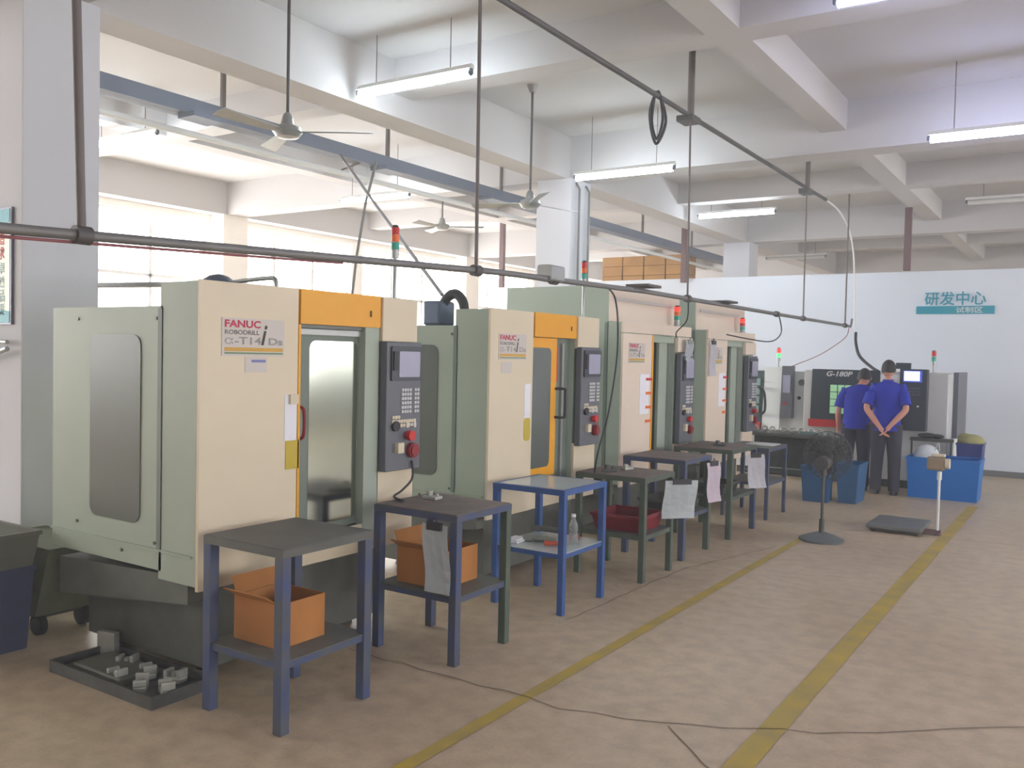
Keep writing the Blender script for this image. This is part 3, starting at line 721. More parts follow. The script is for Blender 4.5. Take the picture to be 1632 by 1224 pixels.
def lathe_g():
    p = thing('lathe', 'grey turning lathe with black front, lettered G-180P, lit window and red sill', 'lathe', (-2.45, 12.6, 0))
    MB().box(-.98, .85, .06, 1.3, .1, 1.53, .01).build('cabinet', LATHE_W, p)
    MB().box(-.9, .28, 0.02, .06, .72, .76).build('ledge', LATHE_W, p)
    MB().box(-.95, .8, .1, 1.2, 0, .1).build('plinth', DARKM, p)
    # sloping black door front
    MB().prism([(.055, 1.55), (.0, .80), (.0, .76), (.059, .76)], 'x', -.87, .02).build('door', LATHE_D, p)
    f = MB().box(-.62, -.2, -.03, .0, .93, 1.36).build('window_bezel', LATHE_D, p)
    w = MB().box(-.6, -.22, -.034, -.03, .95, 1.34).build('lit_window', WINLIT, f)
    mb = MB()
    for t in (.25, .5, .75):
        mb.box(-.6+.38*t-.005, -.6+.38*t+.005, -.04, -.035, .95, 1.34); mb.box(-.6, -.22, -.04, -.035, .95+.39*t-.004, .95+.39*t+.004)
    mb.build('window_bars', LATHE_D, w)
    MB().box(-.88, .0, -.05, -.0, .76, .86).build('red_sill', mat('red_sill_paint', (190, 40, 46), .5), p)
    t = put_text(MB(), 'G-180P', 'y', -.66, -.32, 1.455, 1.525, -.012, .02, .25).build('lettering', WHITE, p)
    MB().box(-.14, -.06, -.03, .0, 1.2, 1.3).build('white_handle', WHITE, p)
    # white middle and control cabinet
    MB().box(.03, .28, .03, .06, .8, 1.5).build('middle_panel', LATHE_WH, p)
    b = MB().box(.29, .62, -.1, .055, .78, 1.58, .006).build('control_cabinet', LATHE_D, p)
    MB().box(.22, .4, 0, .05, 1.58, 1.66).build('cabinet_cap', LATHE_D, b)
    MB().box(.33, .56, -.106, -.1, 1.41, 1.56).build('screen_frame', SCRBLUE, b)
    MB().box(.345, .53, -.112, -.106, 1.43, 1.55).build('screen', SCRLIT, b)
    mb = MB()
    for i in range(3):
        for j in range(6): mb.box(.34+.035*j, .36+.035*j, -.106, -.1, 1.32-.04*i, 1.34-.04*i)
    mb.build('keypad', PANEL, b)
    MB().cyl((.52, -.1, 1.1), (.52, -.12, 1.1), .012).build('push_button', WHITE, b, True)
    MB().box(.9, .96, .1, 1.0, .7, 1.55).build('end_door', PANEL, p); MB().box(.85, .9, .1, 1.25, .12, 1.53).build('end_panel', LATHE_WH, p)
    signal_tower(p, .63, .3, 1.53, 1.82, order=(RED, TEAL), r=.03)
lathe_g()
def lathe_b():
    p = thing('lathe', 'smaller pale lathe with dark sloping door, black grab handle and upright control column', 'lathe', (-3.98, 12.7, 0))
    MB().box(-.5, .54, .1, 1.1, .1, 1.5, .01).build('cabinet', LATHE_W, p)
    MB().box(-.45, .5, .15, 1.0, 0, .1).build('plinth', DARKM, p)
    MB().prism([(.1, 1.5), (.0, .72), (.0, .66), (.1, .66)], 'x', -.5, -.06).build('door', mat('teal_dark_door', (74, 92, 92), .35), p)
    MB().box(-.5, -.06, -.03, -.0, .66, .76).build('red_sill', RED, p)
    mb = MB()
    for i in range(3):
        for j in range(4): mb.box(-.42+.12*i, -.34+.12*i, .0-.004+.02*j, .004+.02*j, .9+.13*j, 1.0+.13*j)
    mb.build('window_panes', mat('pale_teal_glass', (150, 180, 172), .25), p)
    MB().prism([(.1, 1.56), (.0, .66), (.1, .66)], 'x', -.05, .2).build('white_column', LATHE_WH, p)
    MB().tube(smoothpts([(-.1, .06, 1.25), (-.08, -.06, 1.26), (.0, -.08, 1.2), (.02, -.08, .95), (-.04, -.08, .88), (-.1, .02, .88)], 4), .018).build('handle', BLACK, p, True)
    b = MB().prism([(.02, 1.58), (-.03, .84), (.1, .84), (.1, 1.58)], 'x', .22, .38).build('control_column', PANEL, p)
    MB().box(.245, .35, -.02, -.004, 1.2, 1.45).build('screen', SCREEN, b)
    MB().cyl((.28, -.02, 1.05), (.28, -.05, 1.05), .02).build('emergency_stop', RED, b, True)
    MB().cyl((.48, .1, 1.35), (.48, .085, 1.35), .045).build('gauge', PANEL, p, True)
    MB().cyl((.45, .1, 1.13), (.45, .085, 1.13), .025).build('port', BLACK, p, True)
    signal_tower(p, .08, .3, 1.5, 1.83, order=(REDLIT, GREENLIT), r=.028)
lathe_b()

# ------------------------------------------------------------------ the two workers
def skin_mesh(joints, edges, levels=1):
    me = bpy.data.meshes.new('sk'); names = list(joints)
    me.from_pydata([joints[n][:3] for n in names], [(names.index(a), names.index(b)) for a, b in edges], [])
    o = bpy.data.objects.new('sk', me); COL.objects.link(o)
    o.modifiers.new('s', 'SKIN'); sd = o.modifiers.new('d', 'SUBSURF'); sd.levels = levels; sd.render_levels = levels
    for i, n in enumerate(names):
        r = joints[n][3]; me.skin_vertices[0].data[i].radius = (r, r)
        me.skin_vertices[0].data[i].use_root = (i == 0)
    dg = bpy.context.evaluated_depsgraph_get(); dg.update()
    out = bpy.data.meshes.new_from_object(o.evaluated_get(dg))
    bpy.data.objects.remove(o); bpy.data.meshes.remove(me)
    return out
def person(label, loc, rz, J, lean=(0, 0)):
    p = thing('person', label, 'person', loc, rz, None)
    def sp(side, k): return J[k][0] if side < 0 else J[k][1]
    jt = {'pelvis': (0, 0, .9, .1), 'waist': (*J['waist'], .1), 'chest': (*J['chest'], .1), 'neck0': (*J['neck0'], .055), 'neck1': (*J['neck1'], .05)}
    ed = [('pelvis', 'waist'), ('waist', 'chest'), ('chest', 'neck0'), ('neck0', 'neck1')]
    for s, n in ((0, 'L'), (1, 'R')):
        sh, el, wr, hd = J['sh'][s], J['el'][s], J['wr'][s], J['hd'][s]
        jt['sh'+n] = (*sh, .034); jt['el'+n] = (*el, .04); jt['wr'+n] = (*wr, .027); jt['pm'+n] = (*hd, .032)
        mid = tuple((a+b)/2 for a, b in zip(el, wr)); jt['fa'+n] = (*mid, .038)
        ed += [('chest', 'sh'+n), ('sh'+n, 'el'+n), ('el'+n, 'fa'+n), ('fa'+n, 'wr'+n), ('wr'+n, 'pm'+n)]
        hp, kn, an = J['hip'][s], J['kn'][s], J['an'][s]
        jt['hp'+n] = (*hp, .085); jt['kn'+n] = (*kn, .055); jt['an'+n] = (*an, .038)
        ft = (an[0], an[1]+.13, .035); jt['ft'+n] = (*ft, .03)
        ed += [('pelvis', 'hp'+n), ('hp'+n, 'kn'+n), ('kn'+n, 'an'+n), ('an'+n, 'ft'+n)]
    me = skin_mesh(jt, ed, 2)
    body = MB().mesh(me)
    for s in (0, 1):   # fingers and thumb rooted in each palm
        wr = Vector(J['wr'][s]); hd = Vector(J['hd'][s]); d = (hd-wr).normalized(); side = Vector(J['side'][s]).normalized(); cu = Vector(J['curl'][s]).normalized()
        for k, ln in enumerate((.06, .07, .066, .052)):
            b = hd+side*(-.024+.016*k)+d*.012
            body.tube([b, b+d*ln*.45, b+d*ln*.75+cu*ln*.25, b+d*ln*.85+cu*ln*.55], [.009, .0088, .008, .006], 8)
        b = hd-side*.026-d*.02; body.tube([b, b-side*.022+d*.025, b-side*.026+d*.052+cu*.01], [.011, .010, .007], 8)
    hc = Vector(J['head']); hz = J.get('hrot', 0)
    R = Matrix.Translation(hc) @ Matrix.Rotation(J.get('tilt', 0), 4, 'X') @ Matrix.Rotation(hz, 4, 'Z')
    hm = MB().ell((0, 0, .0), .074, .092, .108, 3).ell((0, .035, -.05), .052, .055, .055, 2)
    hm.ell((0, .095, -.015), .012, .018, .022, 2).ell((-.077, 0, -.01), .012, .02, .03, 2).ell((.077, 0, -.01), .012, .02, .03, 2)
    hm.ell((0, .086, -.055), .024, .01, .008, 2)
    tmp = bpy.data.meshes.new('h'); hm.bm.to_mesh(tmp); hm.bm.free(); body.mesh(tmp, R)
    body.build('body', SKIN, p, True)
    ev = MB().ell((-.03, .084, .012), .012, .008, .006, 1).ell((.03, .084, .012), .012, .008, .006, 1)
    tmp = bpy.data.meshes.new('e'); ev.bm.to_mesh(tmp); ev.bm.free(); MB().mesh(tmp, R).build('eyes', HAIR, p, True)
    # hair: a cap over crown and back of the head, cut at the forehead and nape
    hb = bmesh.new(); bmesh.ops.create_icosphere(hb, subdivisions=3, radius=1)
    for v in list(hb.verts):
        if v.co.z < -.45+.75*max(0, v.co.y+.15)*1.0 and not (v.co.z > -.55 and v.co.y < -.2): hb.verts.remove(v)
    for v in hb.verts: v.co = Vector((v.co.x*.086, v.co.y*.103-.004, v.co.z*.116+.006))
    tmp = bpy.data.meshes.new('hh'); hb.to_mesh(tmp); hb.free(); MB().mesh(tmp, R).build('hair', HAIR, p, True)
    # shirt: torso loft plus tapering sleeves and collar
    sh = MB(); wx, wy, wz = J['waist']; cx, cy, cz = J['chest']; nx, ny, nz = J['neck0']
    sh.loft([(0, -.005, .80, .175, .135), (0, -.005, .86, .17, .13), (wx*.6, wy*.6, .95, .16, .12), (wx, wy, wz, .158, .118), ((wx+cx)/2, (wy+cy)/2, (wz+cz)/2, .17, .122), (cx, cy, cz, .185, .125),
             (cx+.3*(nx-cx), cy+.3*(ny-cy), cz+.085, .19, .112), (cx+.6*(nx-cx), cy+.6*(ny-cy), cz+.125, .155, .092), (cx+.85*(nx-cx), cy+.85*(ny-cy), cz+.148, .1, .078), (nx, ny, nz+.0, .066, .062), (nx, ny, nz+.025, .062, .06)], 24)
    for s in (0, 1):
        a = Vector(J['sh'][s]); b = Vector(J['el'][s]); c = Vector(J['chest']); i = a.lerp(c, .35)
        sh.tube([i+Vector((0, 0, -.01)), a+Vector((0, 0, -.01)), a.lerp(b, .35), a.lerp(b, .84)], [.056, .066, .068, .068], 14)
    sh.build('shirt', SHIRT, p, True)
    tr = MB(); tr.loft([(0, 0, .78, .155, .115), (0, 0, .84, .158, .118), (0, 0, .92, .15, .112)], 20)
    for s in (0, 1):
        h, k, a = Vector(J['hip'][s]), Vector(J['kn'][s]), Vector(J['an'][s])
        tr.tube([h+Vector((0, 0, .02)), h.lerp(k, .4), k, k.lerp(a, .5), a+Vector((0, 0, -.02))], [.105, .096, .078, .072, .066], 16)
    tr.build('trousers', TROUS, p, True)
    for s in (0, 1):
        a = J['an'][s]
        MB().loft([(a[0], a[1]+.05, 0, .045, .125), (a[0], a[1]+.05, .03, .047, .128), (a[0], a[1]+.04, .06, .043, .11), (a[0], a[1], .09, .042, .055)], 16).build('shoe', SHOE, p, True)
    return p
person('standing worker in royal blue shirt, hands clasped behind his back, watching the lathe', (-2.2, 11.95, 0), .08, dict(
    waist=(0, 0, 1.06), chest=(0, .0, 1.26), neck0=(0, .005, 1.42), neck1=(0, .02, 1.5), head=(0, .03, 1.575), tilt=-.12,
    sh=((-.165, 0, 1.355), (.165, 0, 1.355)), el=((-.235, -.12, 1.08), (.235, -.12, 1.08)), wr=((-.06, -.20, .86), (.06, -.19, .875)),
    hd=((-.015, -.215, .80), (.02, -.20, .815)), side=((0, 1, .2), (0, 1, .2)), curl=((1, -.2, 0), (-1, .2, 0)),
    hip=((-.085, 0, .86), (.085, 0, .86)), kn=((-.1, .01, .46), (.1, .01, .46)), an=((-.11, -.02, .07), (.11, -.02, .07))))
person('shorter worker in royal blue shirt bending towards the lathe window, one arm hanging', (-2.6, 12.1, 0), .1, dict(
    waist=(.0, .03, 1.04), chest=(.0, .1, 1.2), neck0=(.03, .17, 1.34), neck1=(.05, .21, 1.40), head=(.06, .24, 1.46), tilt=-.25,
    sh=((-.16, .09, 1.28), (.18, .12, 1.29)), el=((-.235, .08, 1.02), (.24, .22, 1.06)), wr=((-.235, .15, .80), (.15, .36, .98)),
    hd=((-.235, .17, .73), (.11, .42, .97)), side=((0, 1, 0), (0, 0, 1)), curl=((1, 0, 0), (-1, 0, 0)),
    hip=((-.085, 0, .84), (.085, 0, .84)), kn=((-.1, .03, .45), (.1, .03, .45)), an=((-.11, -.03, .07), (.11, -.0, .07))))

# ------------------------------------------------------------------ right of the aisle end: totes, table, scale, fan
basket('blue_crate', 'large bright blue plastic crate on the floor behind the platform scale', -1.95, -1.13, 11.9, 12.4, 0, .5, BLUEB, cat='crate', rim=.025)
basket('navy_tote', 'navy tote holding an olive cloth behind the bright blue crate', -1.47, -1.17, 12.5, 12.9, .0, .66, NAVY, cat='crate')
q = thing('olive_cloth', 'olive cloth bundle heaped in the navy tote', 'cloth', (-1.32, 12.7, .6))
MB().ell((0, 0, .07), .16, .17, .1, 3).ell((-.07, .0, .09), .09, .1, .09, 3).build('cloth_bundle', OLIVE, q, True)
q = thing('plastic_bag', 'translucent white plastic bag lying in the bright blue crate', 'bag', (-1.75, 12.12, .38))
MB().ell((0, 0, .12), .15, .12, .15, 3).build('bag_body', mat('white_bag', (214, 220, 222), .4), q, True)
MB().tube(smoothpts([(.1, -.05, .2), (.14, -.08, .3), (.15, -.04, .2)]), .006).build('bag_handle', WHITE, q, True)
q = thing('tool_trolley', 'low dark trolley cluttered with tools between the bright blue crate and the lathe', 'trolley', (-1.72, 12.5, 0))
MB().box(-.28, .22, -.07, .05, .66, .70).build('top_shelf', DARKM, q)
for x in (-.27, .19): MB().box(x, x+.02, -.06, -.04, 0, .66).build('leg', DARKM, q)
MB().box(-.27, .21, -.06, .04, .3, .32).build('lower_shelf', DARKM, q)
tag(MB().ell((-1.8, 12.47, .735), .12, .05, .035).ell((-1.68, 12.47, .73), .08, .05, .03).build('tool_roll', BLACK, None, True), 'dark tool roll heaped on the low trolley', 'tool roll')

def scale():
    p = thing('platform_scale', 'grey platform scale with thin white post and brown indicator head', 'scale', (-1.55, 9.5, 0))
    MB().box(-.3, .2, -.3, .34, .035, .075, .008).build('platform', mat('scale_steel', (128, 132, 130), .4, .4, vary=.15), p)
    MB().box(-.27, .17, -.27, .31, .012, .034).build('sub_frame', DARKM, p)
    for x in (-.24, .14):
        for y in (-.24, .28): MB().cyl((x, y, 0), (x, y, .012), .025).build('foot', BLACK, p, True)
    MB().box(.2, .34, -.12, -.06, .012, .05).cyl((.31, -.09, 0), (.31, -.09, .03), .035).build('post_bracket', DEEPBR, p)
    MB().cyl((.31, -.09, .03), (.31, -.09, .62), .013).cyl((.31, -.09, .54), (.31, -.09, .62), .022).build('post', WHITE, p, True)
    h = MB().box(.2, .36, -.14, -.06, .63, .76, .02).build('indicator_head', WOODM, p)
    MB().box(.24, .36, -.13, -.07, .76, .79, .01).cyl((.36, -.1, .7), (.4, -.1, .7), .05).build('head_cap', KEYC, h)
scale()
def ped_fan():
    p = thing('pedestal_fan', 'dark pedestal fan with domed round base, turned towards the lathes', 'fan', (-2.08, 8.42, 0))
    MB().loft([(0, 0, 0, .2, .2), (0, 0, .02, .2, .2), (0, 0, .05, .13, .13), (0, 0, .08, .04, .04)], 28).build('base', mat('fan_base', (92, 98, 98), .5), p, True)
    MB().cyl((0, 0, .07), (0, 0, .64), .014).cyl((0, 0, .07), (0, 0, .2), .024).build('pole', DARKM, p, True)
    MB().cyl((0, 0, .6), (0, 0, .66), .03).cyl((0, -.1, .72), (0, .06, .72), .065).build('motor', DARKM, p, True)
    g_ = MB(); R = .22
    for yy, rr in ((.06, .1), (.08, .17), (.12, R), (.16, R), (.2, .17), (.215, .1)):
        g_.tube([(rr*cos(t), yy, .78+rr*sin(t)) for t in [2*pi*k/28 for k in range(29)]], .004, 5)
    for k in range(24):
        t = 2*pi*k/24; g_.tube([(.03*cos(t), .05, .78+.03*sin(t)), (.17*cos(t), .08, .78+.17*sin(t)), (R*cos(t), .13, .78+R*sin(t)), (.17*cos(t), .2, .78+.17*sin(t)), (.03*cos(t), .22, .78+.03*sin(t))], .0028, 4)
    g_.build('guard', DARKM, p)
    b = MB().cyl((0, .09, .78), (0, .16, .78), .045)
    for k in range(3):
        t = 2*pi*k/3+.4
        b.prism([(.04*cos(t-.3), .78+.04*sin(t-.3)), (.19*cos(t-.35), .78+.19*sin(t-.35)), (.2*cos(t+.2), .78+.2*sin(t+.2)), (.14*cos(t+.5), .78+.14*sin(t+.5)), (.04*cos(t+.4), .78+.04*sin(t+.4))], 'y', .12+.002*k, .127+.002*k)
    b.build('blades', DARKM, p)
ped_fan()

# ------------------------------------------------------------------ wall writing and poster
p = thing('wall_sign', 'teal Chinese lettering and teal bar mounted on the white partition', 'sign', (-1.85, 14.985, 2.59))
put_text(MB(), '\u7814\u53d1\u4e2d\u5fc3', 'y', -.42, .42, -.04, .17, -.012, .014).build('upper_lettering', SIGNT, p)
MB().box(-.535, .535, -.01, .015, -.17, -.05).build('bar', SIGNT, p)
put_text(MB(), '\u8bd5\u5236\u533a', 'y', .02, .38, -.155, -.065, -.0125, .008).build('lower_lettering', WHITE, p)
p = thing('wall_poster', 'tall framed poster with red and pale Chinese characters on the near column', 'poster', (-5.83, 2.9, 2.13))
MB().box(-.16, .24, -.018, -.001, -.36, .36).build('frame', POSTF, p)
pf = MB().box(-.15, .225, -.02, -.018, -.35, .35).build('poster_sheet', POSTW, p)
b = MB().prism([(-.15, .35), (.225, .35), (.225, .27), (.15, .245), (.05, .27), (-.15, .25)], 'y', -.0215, -.0202)
b.build('printed_wave', mat('poster_teal', (90, 180, 196), .5), pf)
b = MB().prism([(-.15, -.35), (.225, -.35), (.225, -.28), (.14, -.27), (.05, -.3), (-.15, -.27)], 'y', -.0215, -.0202); b.build('printed_wave', mat('poster_teal_low', (90, 180, 196), .5), pf)
b = MB(); put_text(b, '\u8ffd', 'y', .09, .17, .13, .21, -.0215, .02); put_text(b, '\u6c42', 'y', .09, .17, .04, .12, -.0215, .02); b.build('red_characters', REDT2, pf)
b = MB()
for i, ch in enumerate('\u5353\u8d8a\u54c1\u8d28'): put_text(b, ch, 'y', .09, .17, -.05-.085*i, .025-.085*i, -.0215, .02)
b.build('pale_characters', PALET, pf)

# ------------------------------------------------------------------ pipes, tray, rods, posts
p = thing('compressed_air_pipe', 'long low grey air pipe on thin rods running in front of the machines', 'pipe')
run = [(-3.1, -1.5, 1.98), (-3.1, 1.6, 2.04), (-3.1, 2.85, 2.09), (-3.1, 4.5, 2.155), (-3.1, 6.68, 2.19), (-3.1, 9.9, 2.185), (-3.1, 13.8, 2.185)]
MB().tube(run, .02, 12).tube([(-3.1, 13.75, 2.185), (-3.1, 13.85, 2.18), (-3.1, 13.9, 2.24), (-3.1, 13.92, 2.3)], .016).build('pipe_run', PIPE, p, True)
for y, z in ((1.85, 2.05), (4.3, 2.145), (5.2, 2.165), (7.55, 2.19), (11.3, 2.185), (13.5, 2.185), (10.2, 2.185)): MB().cyl((-3.1, y-.03, z), (-3.1, y+.03, z), .034).build('clamp', PIPE_D, p, True)
for (y0, z0, y1, z1, r) in ((1.85, 2.02, 1.78, ZC, .016), (4.3, 2.13, 4.28, ZC, .011), (7.55, 2.17, 7.5, 3.8, .009), (11.3, 2.17, 11.28, 3.8, .009), (13.5, 2.17, 13.5, 4.06 if False else ZC, .011)):
    MB().cyl((-3.1, y0, z0), (-3.1, y1, z1), r).build('hanger_rod', ROD, p, True)
MB().tube([(-3.12, -1.5, 1.955), (-3.12, 1.6, 2.014), (-3.115, 2.85, 2.066), (-3.115, 3.2, 2.082)], .006).build('red_hose', mat('faded_red_hose', (150, 84, 90), .5), p, True)
for y, z in ((6.75, 2.24), (8.6, 2.225)):
    MB().box(-3.2, -3.0, y-.25, y, z-.02, z).build('clamp_plate', PIPE_D, p)
MB().rrect('y', -3.17, -3.06, 2.15, 2.26, 5.1, 5.28, .02).build('junction_box', STEEL, p)
p = thing('upper_conduit', 'thin grey conduit pipe close to the ceiling, carrying a coiled cable', 'pipe')
MB().tube([(-3.1, -2, 3.8), (-3.1, 4, 3.8), (-3.1, 8, 3.8), (-3.1, 12.2, 3.8)], .022, 10).build('pipe_run', PIPE_D, p, True)
MB().cyl((-3.1, 7.5, 3.8), (-3.1, 7.5, ZC), .03).build('ceiling_post', ROD, p, True)
MB().cyl((-3.1, 11.3, 3.8), (-3.1, 11.3, ZC), .03).build('ceiling_post', ROD, p, True)
MB().cyl((-3.1, 1.2, 3.8), (-3.1, 1.2, ZC), .03).build('ceiling_post', ROD, p, True)
MB().box(-3.2, -3.05, 7.42, 7.62, 3.75, 3.8).build('bracket', PIPE_D, p); MB().box(-3.18, -3.05, 11.2, 11.4, 3.73, 3.79).build('bracket', PIPE_D, p)
tag(MB().tube(smoothpts([(-3.1, 6.75, 3.83), (-3.14, 6.78, 3.6), (-3.1, 6.8, 3.45), (-3.06, 6.82, 3.62), (-3.1, 6.8, 3.84), (-3.15, 6.76, 3.65), (-3.12, 6.83, 3.42), (-3.05, 6.86, 3.6), (-3.1, 6.84, 3.82)]), .012).build('coiled_cable', BLACK, None, True), 'coil of black cable looped over the conduit near the ceiling', 'cable')
tag(MB().tube(smoothpts([(-3.1, 12.15, 3.8), (-3.1, 12.9, 3.76), (-3.12, 13.6, 3.6), (-3.12, 13.95, 3.3), (-3.12, 14.1, 2.8), (-3.12, 14.15, 2.45), (-3.1, 14.12, 2.2), (-3.08, 14.12, 2.1)]), .012).build('white_cable', WHITE, None, True), 'white cable bending down from the upper conduit towards the lathe', 'cable')
tag(MB().tube(smoothpts([(-3.08, 14.12, 2.1), (-3.05, 14.0, 1.95), (-2.95, 13.8, 1.75), (-2.75, 13.6, 1.6), (-2.6, 13.4, 1.53)]), .022).build('black_cable', BLACK, None, True), 'thick black cable dropping to the top of the G-180P lathe', 'cable')
tag(MB().tube(smoothpts([(-3.1, 13.75, 2.16), (-3.15, 13.7, 2.0), (-3.45, 13.5, 1.75), (-3.75, 13.2, 1.58), (-3.85, 13.1, 1.5)]), .005).build('red_cable', RED_D, None, True), 'thin red cable sagging from the air pipe end to the smaller lathe', 'cable')
tag(MB().tube(smoothpts([(-3.1, 6.0, 2.17), (-3.1, 6.12, 2.1), (-3.1, 6.18, 1.9), (-3.1, 6.17, 1.6), (-3.1, 6.05, 1.2), (-3.12, 5.95, .95), (-3.15, 5.95, .775)]), .007).build('drop_hose', BLACK, None, True), 'black hose dropping from the air pipe to the green framed table', 'hose')
tag(MB().tube(smoothpts([(-3.1, 10.3, 2.17), (-3.1, 10.4, 1.98), (-3.12, 10.1, 1.87), (-3.2, 9.6, 1.88), (-3.47, 9.6, 1.93)]), .007).build('drop_hose', BLACK, None, True), 'thin hose looping from the air pipe to the last machining centre', 'hose')
tag(MB().tube(smoothpts([(-3.44, 4.15, 1.0), (-3.41, 4.12, .9), (-3.40, 4.02, .84), (-3.36, 3.9, .82), (-3.25, 3.85, .812)]), .007).build('drop_hose', BLACK, None, True), 'short black hose from the first control panel onto the second table', 'hose')
tag(MB().tube(smoothpts([(-3.1, 7.57, 2.17), (-3.12, 7.6, 2.0), (-3.3, 7.8, 1.9), (-3.47, 8.2, 1.86)]), .006).build('drop_hose', BLACK, None, True), 'thin hose from the air pipe to the tall machine with the yellow strip', 'hose')

p = thing('cable_tray', 'long blue-grey cable tray hung on rods above the machines', 'cable tray')
mb = MB(); y0, y1 = 1.0, 19.0; x = -6.6
mb.box(x-.09, x+.09, y0, y1, 3.64, 3.655); mb.box(x-.09, x-.08, y0, y1, 3.655, 3.76); mb.box(x+.08, x+.09, y0, y1, 3.655, 3.76); mb.box(x-.09, x+.09, y0, y1, 3.76, 3.77)
mb.build('tray_body', TRAYM, p)
for y in (5.25, 7.45, 9.68, 11.95, 14.0, 16.2): MB().box(x-.015, x+.015, y-.02, y+.02, 3.77, ZC).build('hanger_rod', ROD, p)
for y in (3.2, 4.8, 7.2, 9.2): MB().box(x-.02, x+.2, y, y+.3, 3.6, 3.639).build('bracket', TRAYM, p)
tag(MB().tube([(-6.85, 1, 3.56), (-6.85, 19, 3.56)], .03, 10).build('white_pipe', WHITE, None, True), 'white pipe running just below and behind the cable tray', 'pipe')
for y in (): pass
MB().tube([(-6.6, 7.0, 3.64), (-6.85, 7.0, 3.59)], .01).build('bracket', ROD, p)
tag(MB().tube([(-6.5, 6.62, 3.64), (-5.2, 5.8, 2.85), (-4.05, 5.2, 2.08)], .014).build('slanting_pipe', PIPE, None, True), 'slanting grey pipe from the cable tray down to the second machine', 'pipe')
tag(MB().tube([(-6.4, 7.05, 3.64), (-6.4, 6.9, 3.2), (-6.35, 6.72, 2.6), (-6.3, 6.6, 2.1), (-6.3, 6.6, .0)], .014).build('leaning_pipe', PIPE, None, True), 'grey pipe dropping from the cable tray to the floor behind the machines', 'pipe')
tag(MB().tube([(-8.2, 3.52, 2.08), (-5.6, 3.52, 2.06), (-4.9, 3.5, 2.045), (-4.45, 3.45, 2.03), (-4.34, 3.35, 2.0)], .018).build('supply_pipe', STEEL, None, True), 'grey supply pipe passing behind the big near column to the first machine', 'pipe')
tag(MB().tube([(-5.55, 2.84, 1.62), (-5.9, 2.84, 1.55), (-6.3, 2.84, 1.5)], .016).tube([(-5.55, 2.84, 1.66), (-6.3, 2.84, 1.68)], .014).build('bent_pipe', STEEL, None, True), 'pair of short grey pipes fixed to the near column below the poster', 'pipe')
q = thing('wall_mirror', 'black rounded frame fixed on the near column below the pipes', 'mirror', (-6.0, 2.9, 1.35))
MB().rrect('y', -.3, .0, -.2, .2, -.03, -.001, .06).build('frame', BLACK, q); MB().rrect('y', -.28, -.05, -.17, .17, -.033, -.0301, .05).build('mirror_face', mat('pale_mirror', (190, 206, 200), .2), q)
for x_, y_, lab in ((-5.44, 9.7, 'conduit pipe down the corner of the far column'), (-5.44, 9.95, 'second conduit pipe down the far column')):
    tag(MB().tube([(x_, y_, .5), (x_, y_, 3.72), (x_-.05, y_, 3.8)], .014).build('conduit_pipe', PIPE, None, True), lab, 'pipe')
for x_, y_, z_, lab in ((-2.53, 14.9, 3.09, 'brown hanging post above the wall sign'), (-6.2, 14.9, 3.0, 'brown hanging post above the tall machines'), (-10.1, 14.9, 3.0, 'brown hanging post in front of the bright windows')):
    o = tag(MB().box(x_-.05, x_+.05, y_-.04, y_+.04, z_, 4.06 if x_ > -3 else ZC, .004).build('hanging_post', DEEPBR), lab, 'post', 'brown hanging posts')
# cartons stacked on a rack behind the partition
p = thing('storage_rack', 'grey storage rack whose top shows above the partition', 'rack', (-7.9, 17.0, 0))
MB().box(-.95, 1.1, -.3, .3, 3.1, 3.14).build('shelf', PIPE_D, p)
for x_ in (-.95, 1.05):
    for y_ in (-.3, .25): MB().box(x_, x_+.05, y_, y_+.05, 0, 3.1).build('upright', PIPE_D, p)
for r_ in range(3):
    for c_ in range(4):
        nm = tag(MB().box(-8.8+.48*c_, -8.8+.48*c_+.46, 16.75, 17.2, 3.141+.2*r_, 3.141+.2*r_+.195, .01).build('cardboard_carton', CARD2), 'flat brown carton in the stack showing above the partition', 'box', 'cartons stacked on the rack')

# ------------------------------------------------------------------ ceiling fans
def ceiling_fan(label, x, y, z, r, ph):
    p = thing('ceiling_fan', label, 'ceiling fan', (x, y, z), ph, 'ceiling fans')
    zc = ZC-z
    MB().cyl((0, 0, .08), (0, 0, zc-.0), .012).build('down_rod', PIPE_D, p, True)
    MB().cyl((0, 0, zc-.07), (0, 0, zc), .03, .06).build('ceiling_cup', STEEL, p, True)
    MB().loft([(0, 0, -.05, .03, .03), (0, 0, -.04, .08, .08), (0, 0, .0, .11, .11), (0, 0, .03, .1, .1), (0, 0, .05, .05, .05), (0, 0, .12, .035, .035), (0, 0, .14, .015, .015)], 24).build('motor', STEEL, p, True)
    for k in range(3):
        t = 2*pi*k/3; c, s = cos(t), sin(t)
        mb = MB(); pl = [(.1, -.03), (.22, -.045), (r, -.06), (r+.01, 0), (r, .055), (.22, .035), (.1, .03)]
        A = []; B = []
        for u, v in pl:
            zz = -.0+v*.28; q = Vector((u*c-v*s, u*s+v*c, zz))
            A.append(mb.bm.verts.new(q+Vector((0, 0, .004)))); B.append(mb.bm.verts.new(q-Vector((0, 0, .004))))
        mb.bm.faces.new(A); mb.bm.faces.new(B[::-1])
        for i in range(len(pl)): mb.bm.faces.new((A[i], A[(i+1) % len(pl)], B[(i+1) % len(pl)], B[i]))
        mb.build('blade', STEEL, p)
ceiling_fan('largest ceiling fan in view, hung before the cable tray above the first machine', -5.0, 4.55, 3.24, .62, .55)
ceiling_fan('middle ceiling fan seen against the far column', -4.86, 7.65, 3.18, .62, 1.3)
ceiling_fan('smallest ceiling fan, seen against the bright windows', -8.05, 10.3, 3.49, .6, .5)

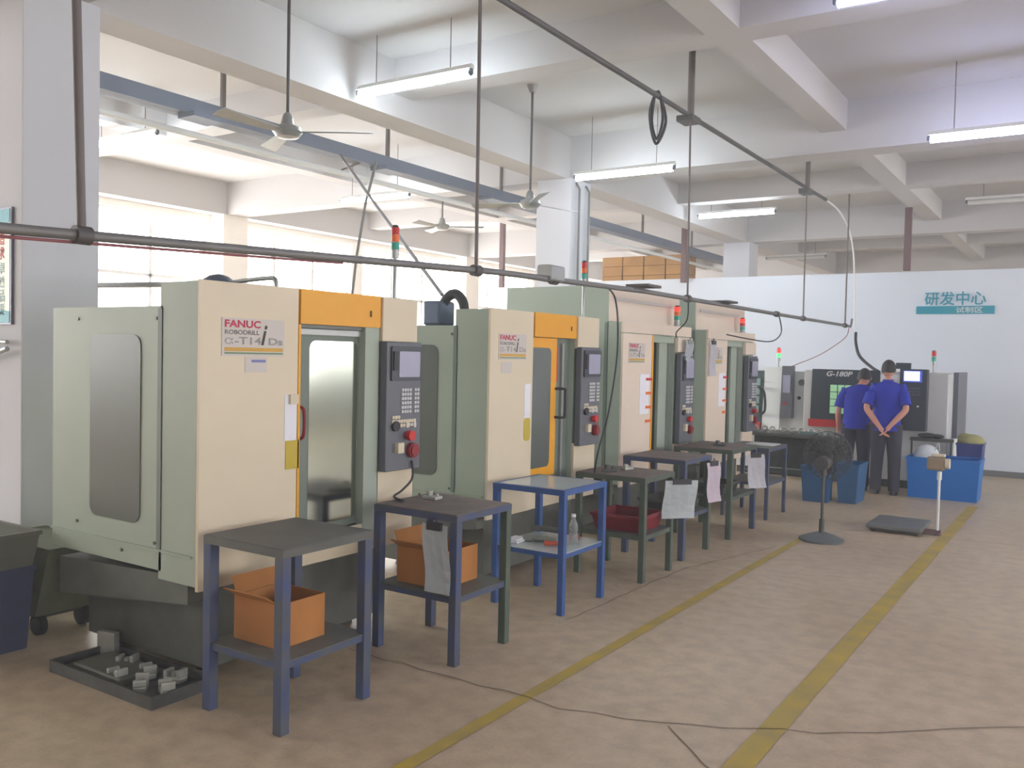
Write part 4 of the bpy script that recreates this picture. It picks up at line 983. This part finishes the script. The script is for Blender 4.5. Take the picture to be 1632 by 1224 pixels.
# ------------------------------------------------------------------ fluorescent lamps
def lamp(x, y, z, label, m=TUBEM, lit=True, top=ZC):
    p = thing('fluorescent_lamp', label, 'lamp', (x, y, z), 0, 'hanging fluorescent lamps')
    MB().prism([(-.03, .03), (.03, .03), (.018, .065), (-.018, .065)], 'x', -.62, .62).build('fitting', WHITE, p)
    MB().cyl((-.59, 0, -.008), (.59, 0, -.01), .03).build('tube', m, p, True)
    for q in (-1, 1): MB().cyl((q*.605, 0, -.004), (q*.59, 0, -.004), .024).box(min(q*.595, q*.62), max(q*.595, q*.62), -.015, .015, -.012, .03).build('end_cap', PANEL, p, True)
    for dx in (-.4, .4): MB().cyl((dx, 0, .065), (dx, 0, top-z), .004, seg=6).build('suspension_rod', ROD, p, True)
LAMPS = [
 (-4.88, 5.8, 'lit lamp nearest the camera in the row over the machines'),
 (-4.49, 8.98, 'lit lamp in front of the far column'),
 (-4.75, 13.4, 'lit lamp above the partition, thinnest glow'),
 (-.85, 5.8, 'lit lamp cut by the top edge over the aisle'),
 (-.76, 8.9, 'lit bluish lamp over the aisle at the upper right'),
 (-8.95, 5.8, 'lit lamp glaring beside the near column'),
 (-8.15, 8.95, 'lit lamp against the windows beyond the crossing pipes'),
]
for x, y, lb in LAMPS: lamp(x, y, 3.70 if 8.5 < y < 10 else 3.9, lb, TUBEB if x > -2 else TUBEM)
OFFM = mat('unlit_tube', (210, 210, 206), .3)
lamp(-5.3, 18.6, 3.79, 'unlit lamp beyond the partition', OFFM); lamp(-1.0, 15.6-1.8, 3.9, 'unlit lamp over the end of the aisle', OFFM)
for x, y, lb in ((-.85, 1.6, 'added unseen lamp over the near part of the aisle'), (3.3, 5.8, 'added unseen lamp on the open side of the hall'), (3.3, 8.9, 'added unseen lamp on the open side beyond the first'), (3.3, 1.6, 'added unseen lamp on the open side near the rear wall')):
    lamp(x, y, 3.9, lb, TUBEB if x > -2 else TUBEM)  # lamps out of view, added for the extra light they give

# ------------------------------------------------------------------ haze volume added to imitate veiling glare and lift the darks
def haze():
    m = bpy.data.materials.new('glare_veil'); m.use_nodes = True; nt = m.node_tree
    for n in list(nt.nodes): nt.nodes.remove(n)
    o = nt.nodes.new('ShaderNodeOutputMaterial'); v = nt.nodes.new('ShaderNodeVolumeScatter')
    v.inputs['Density'].default_value = .012; v.inputs['Color'].default_value = (1, 1, 1, 1); v.inputs['Anisotropy'].default_value = .2
    nt.links.new(v.outputs[0], o.inputs['Volume'])
    h = MB().box(-12.34, 7.09, -8.29, 26.79, .01, ZC-.005).build('added_haze', m); h['kind'] = 'stuff'
haze()
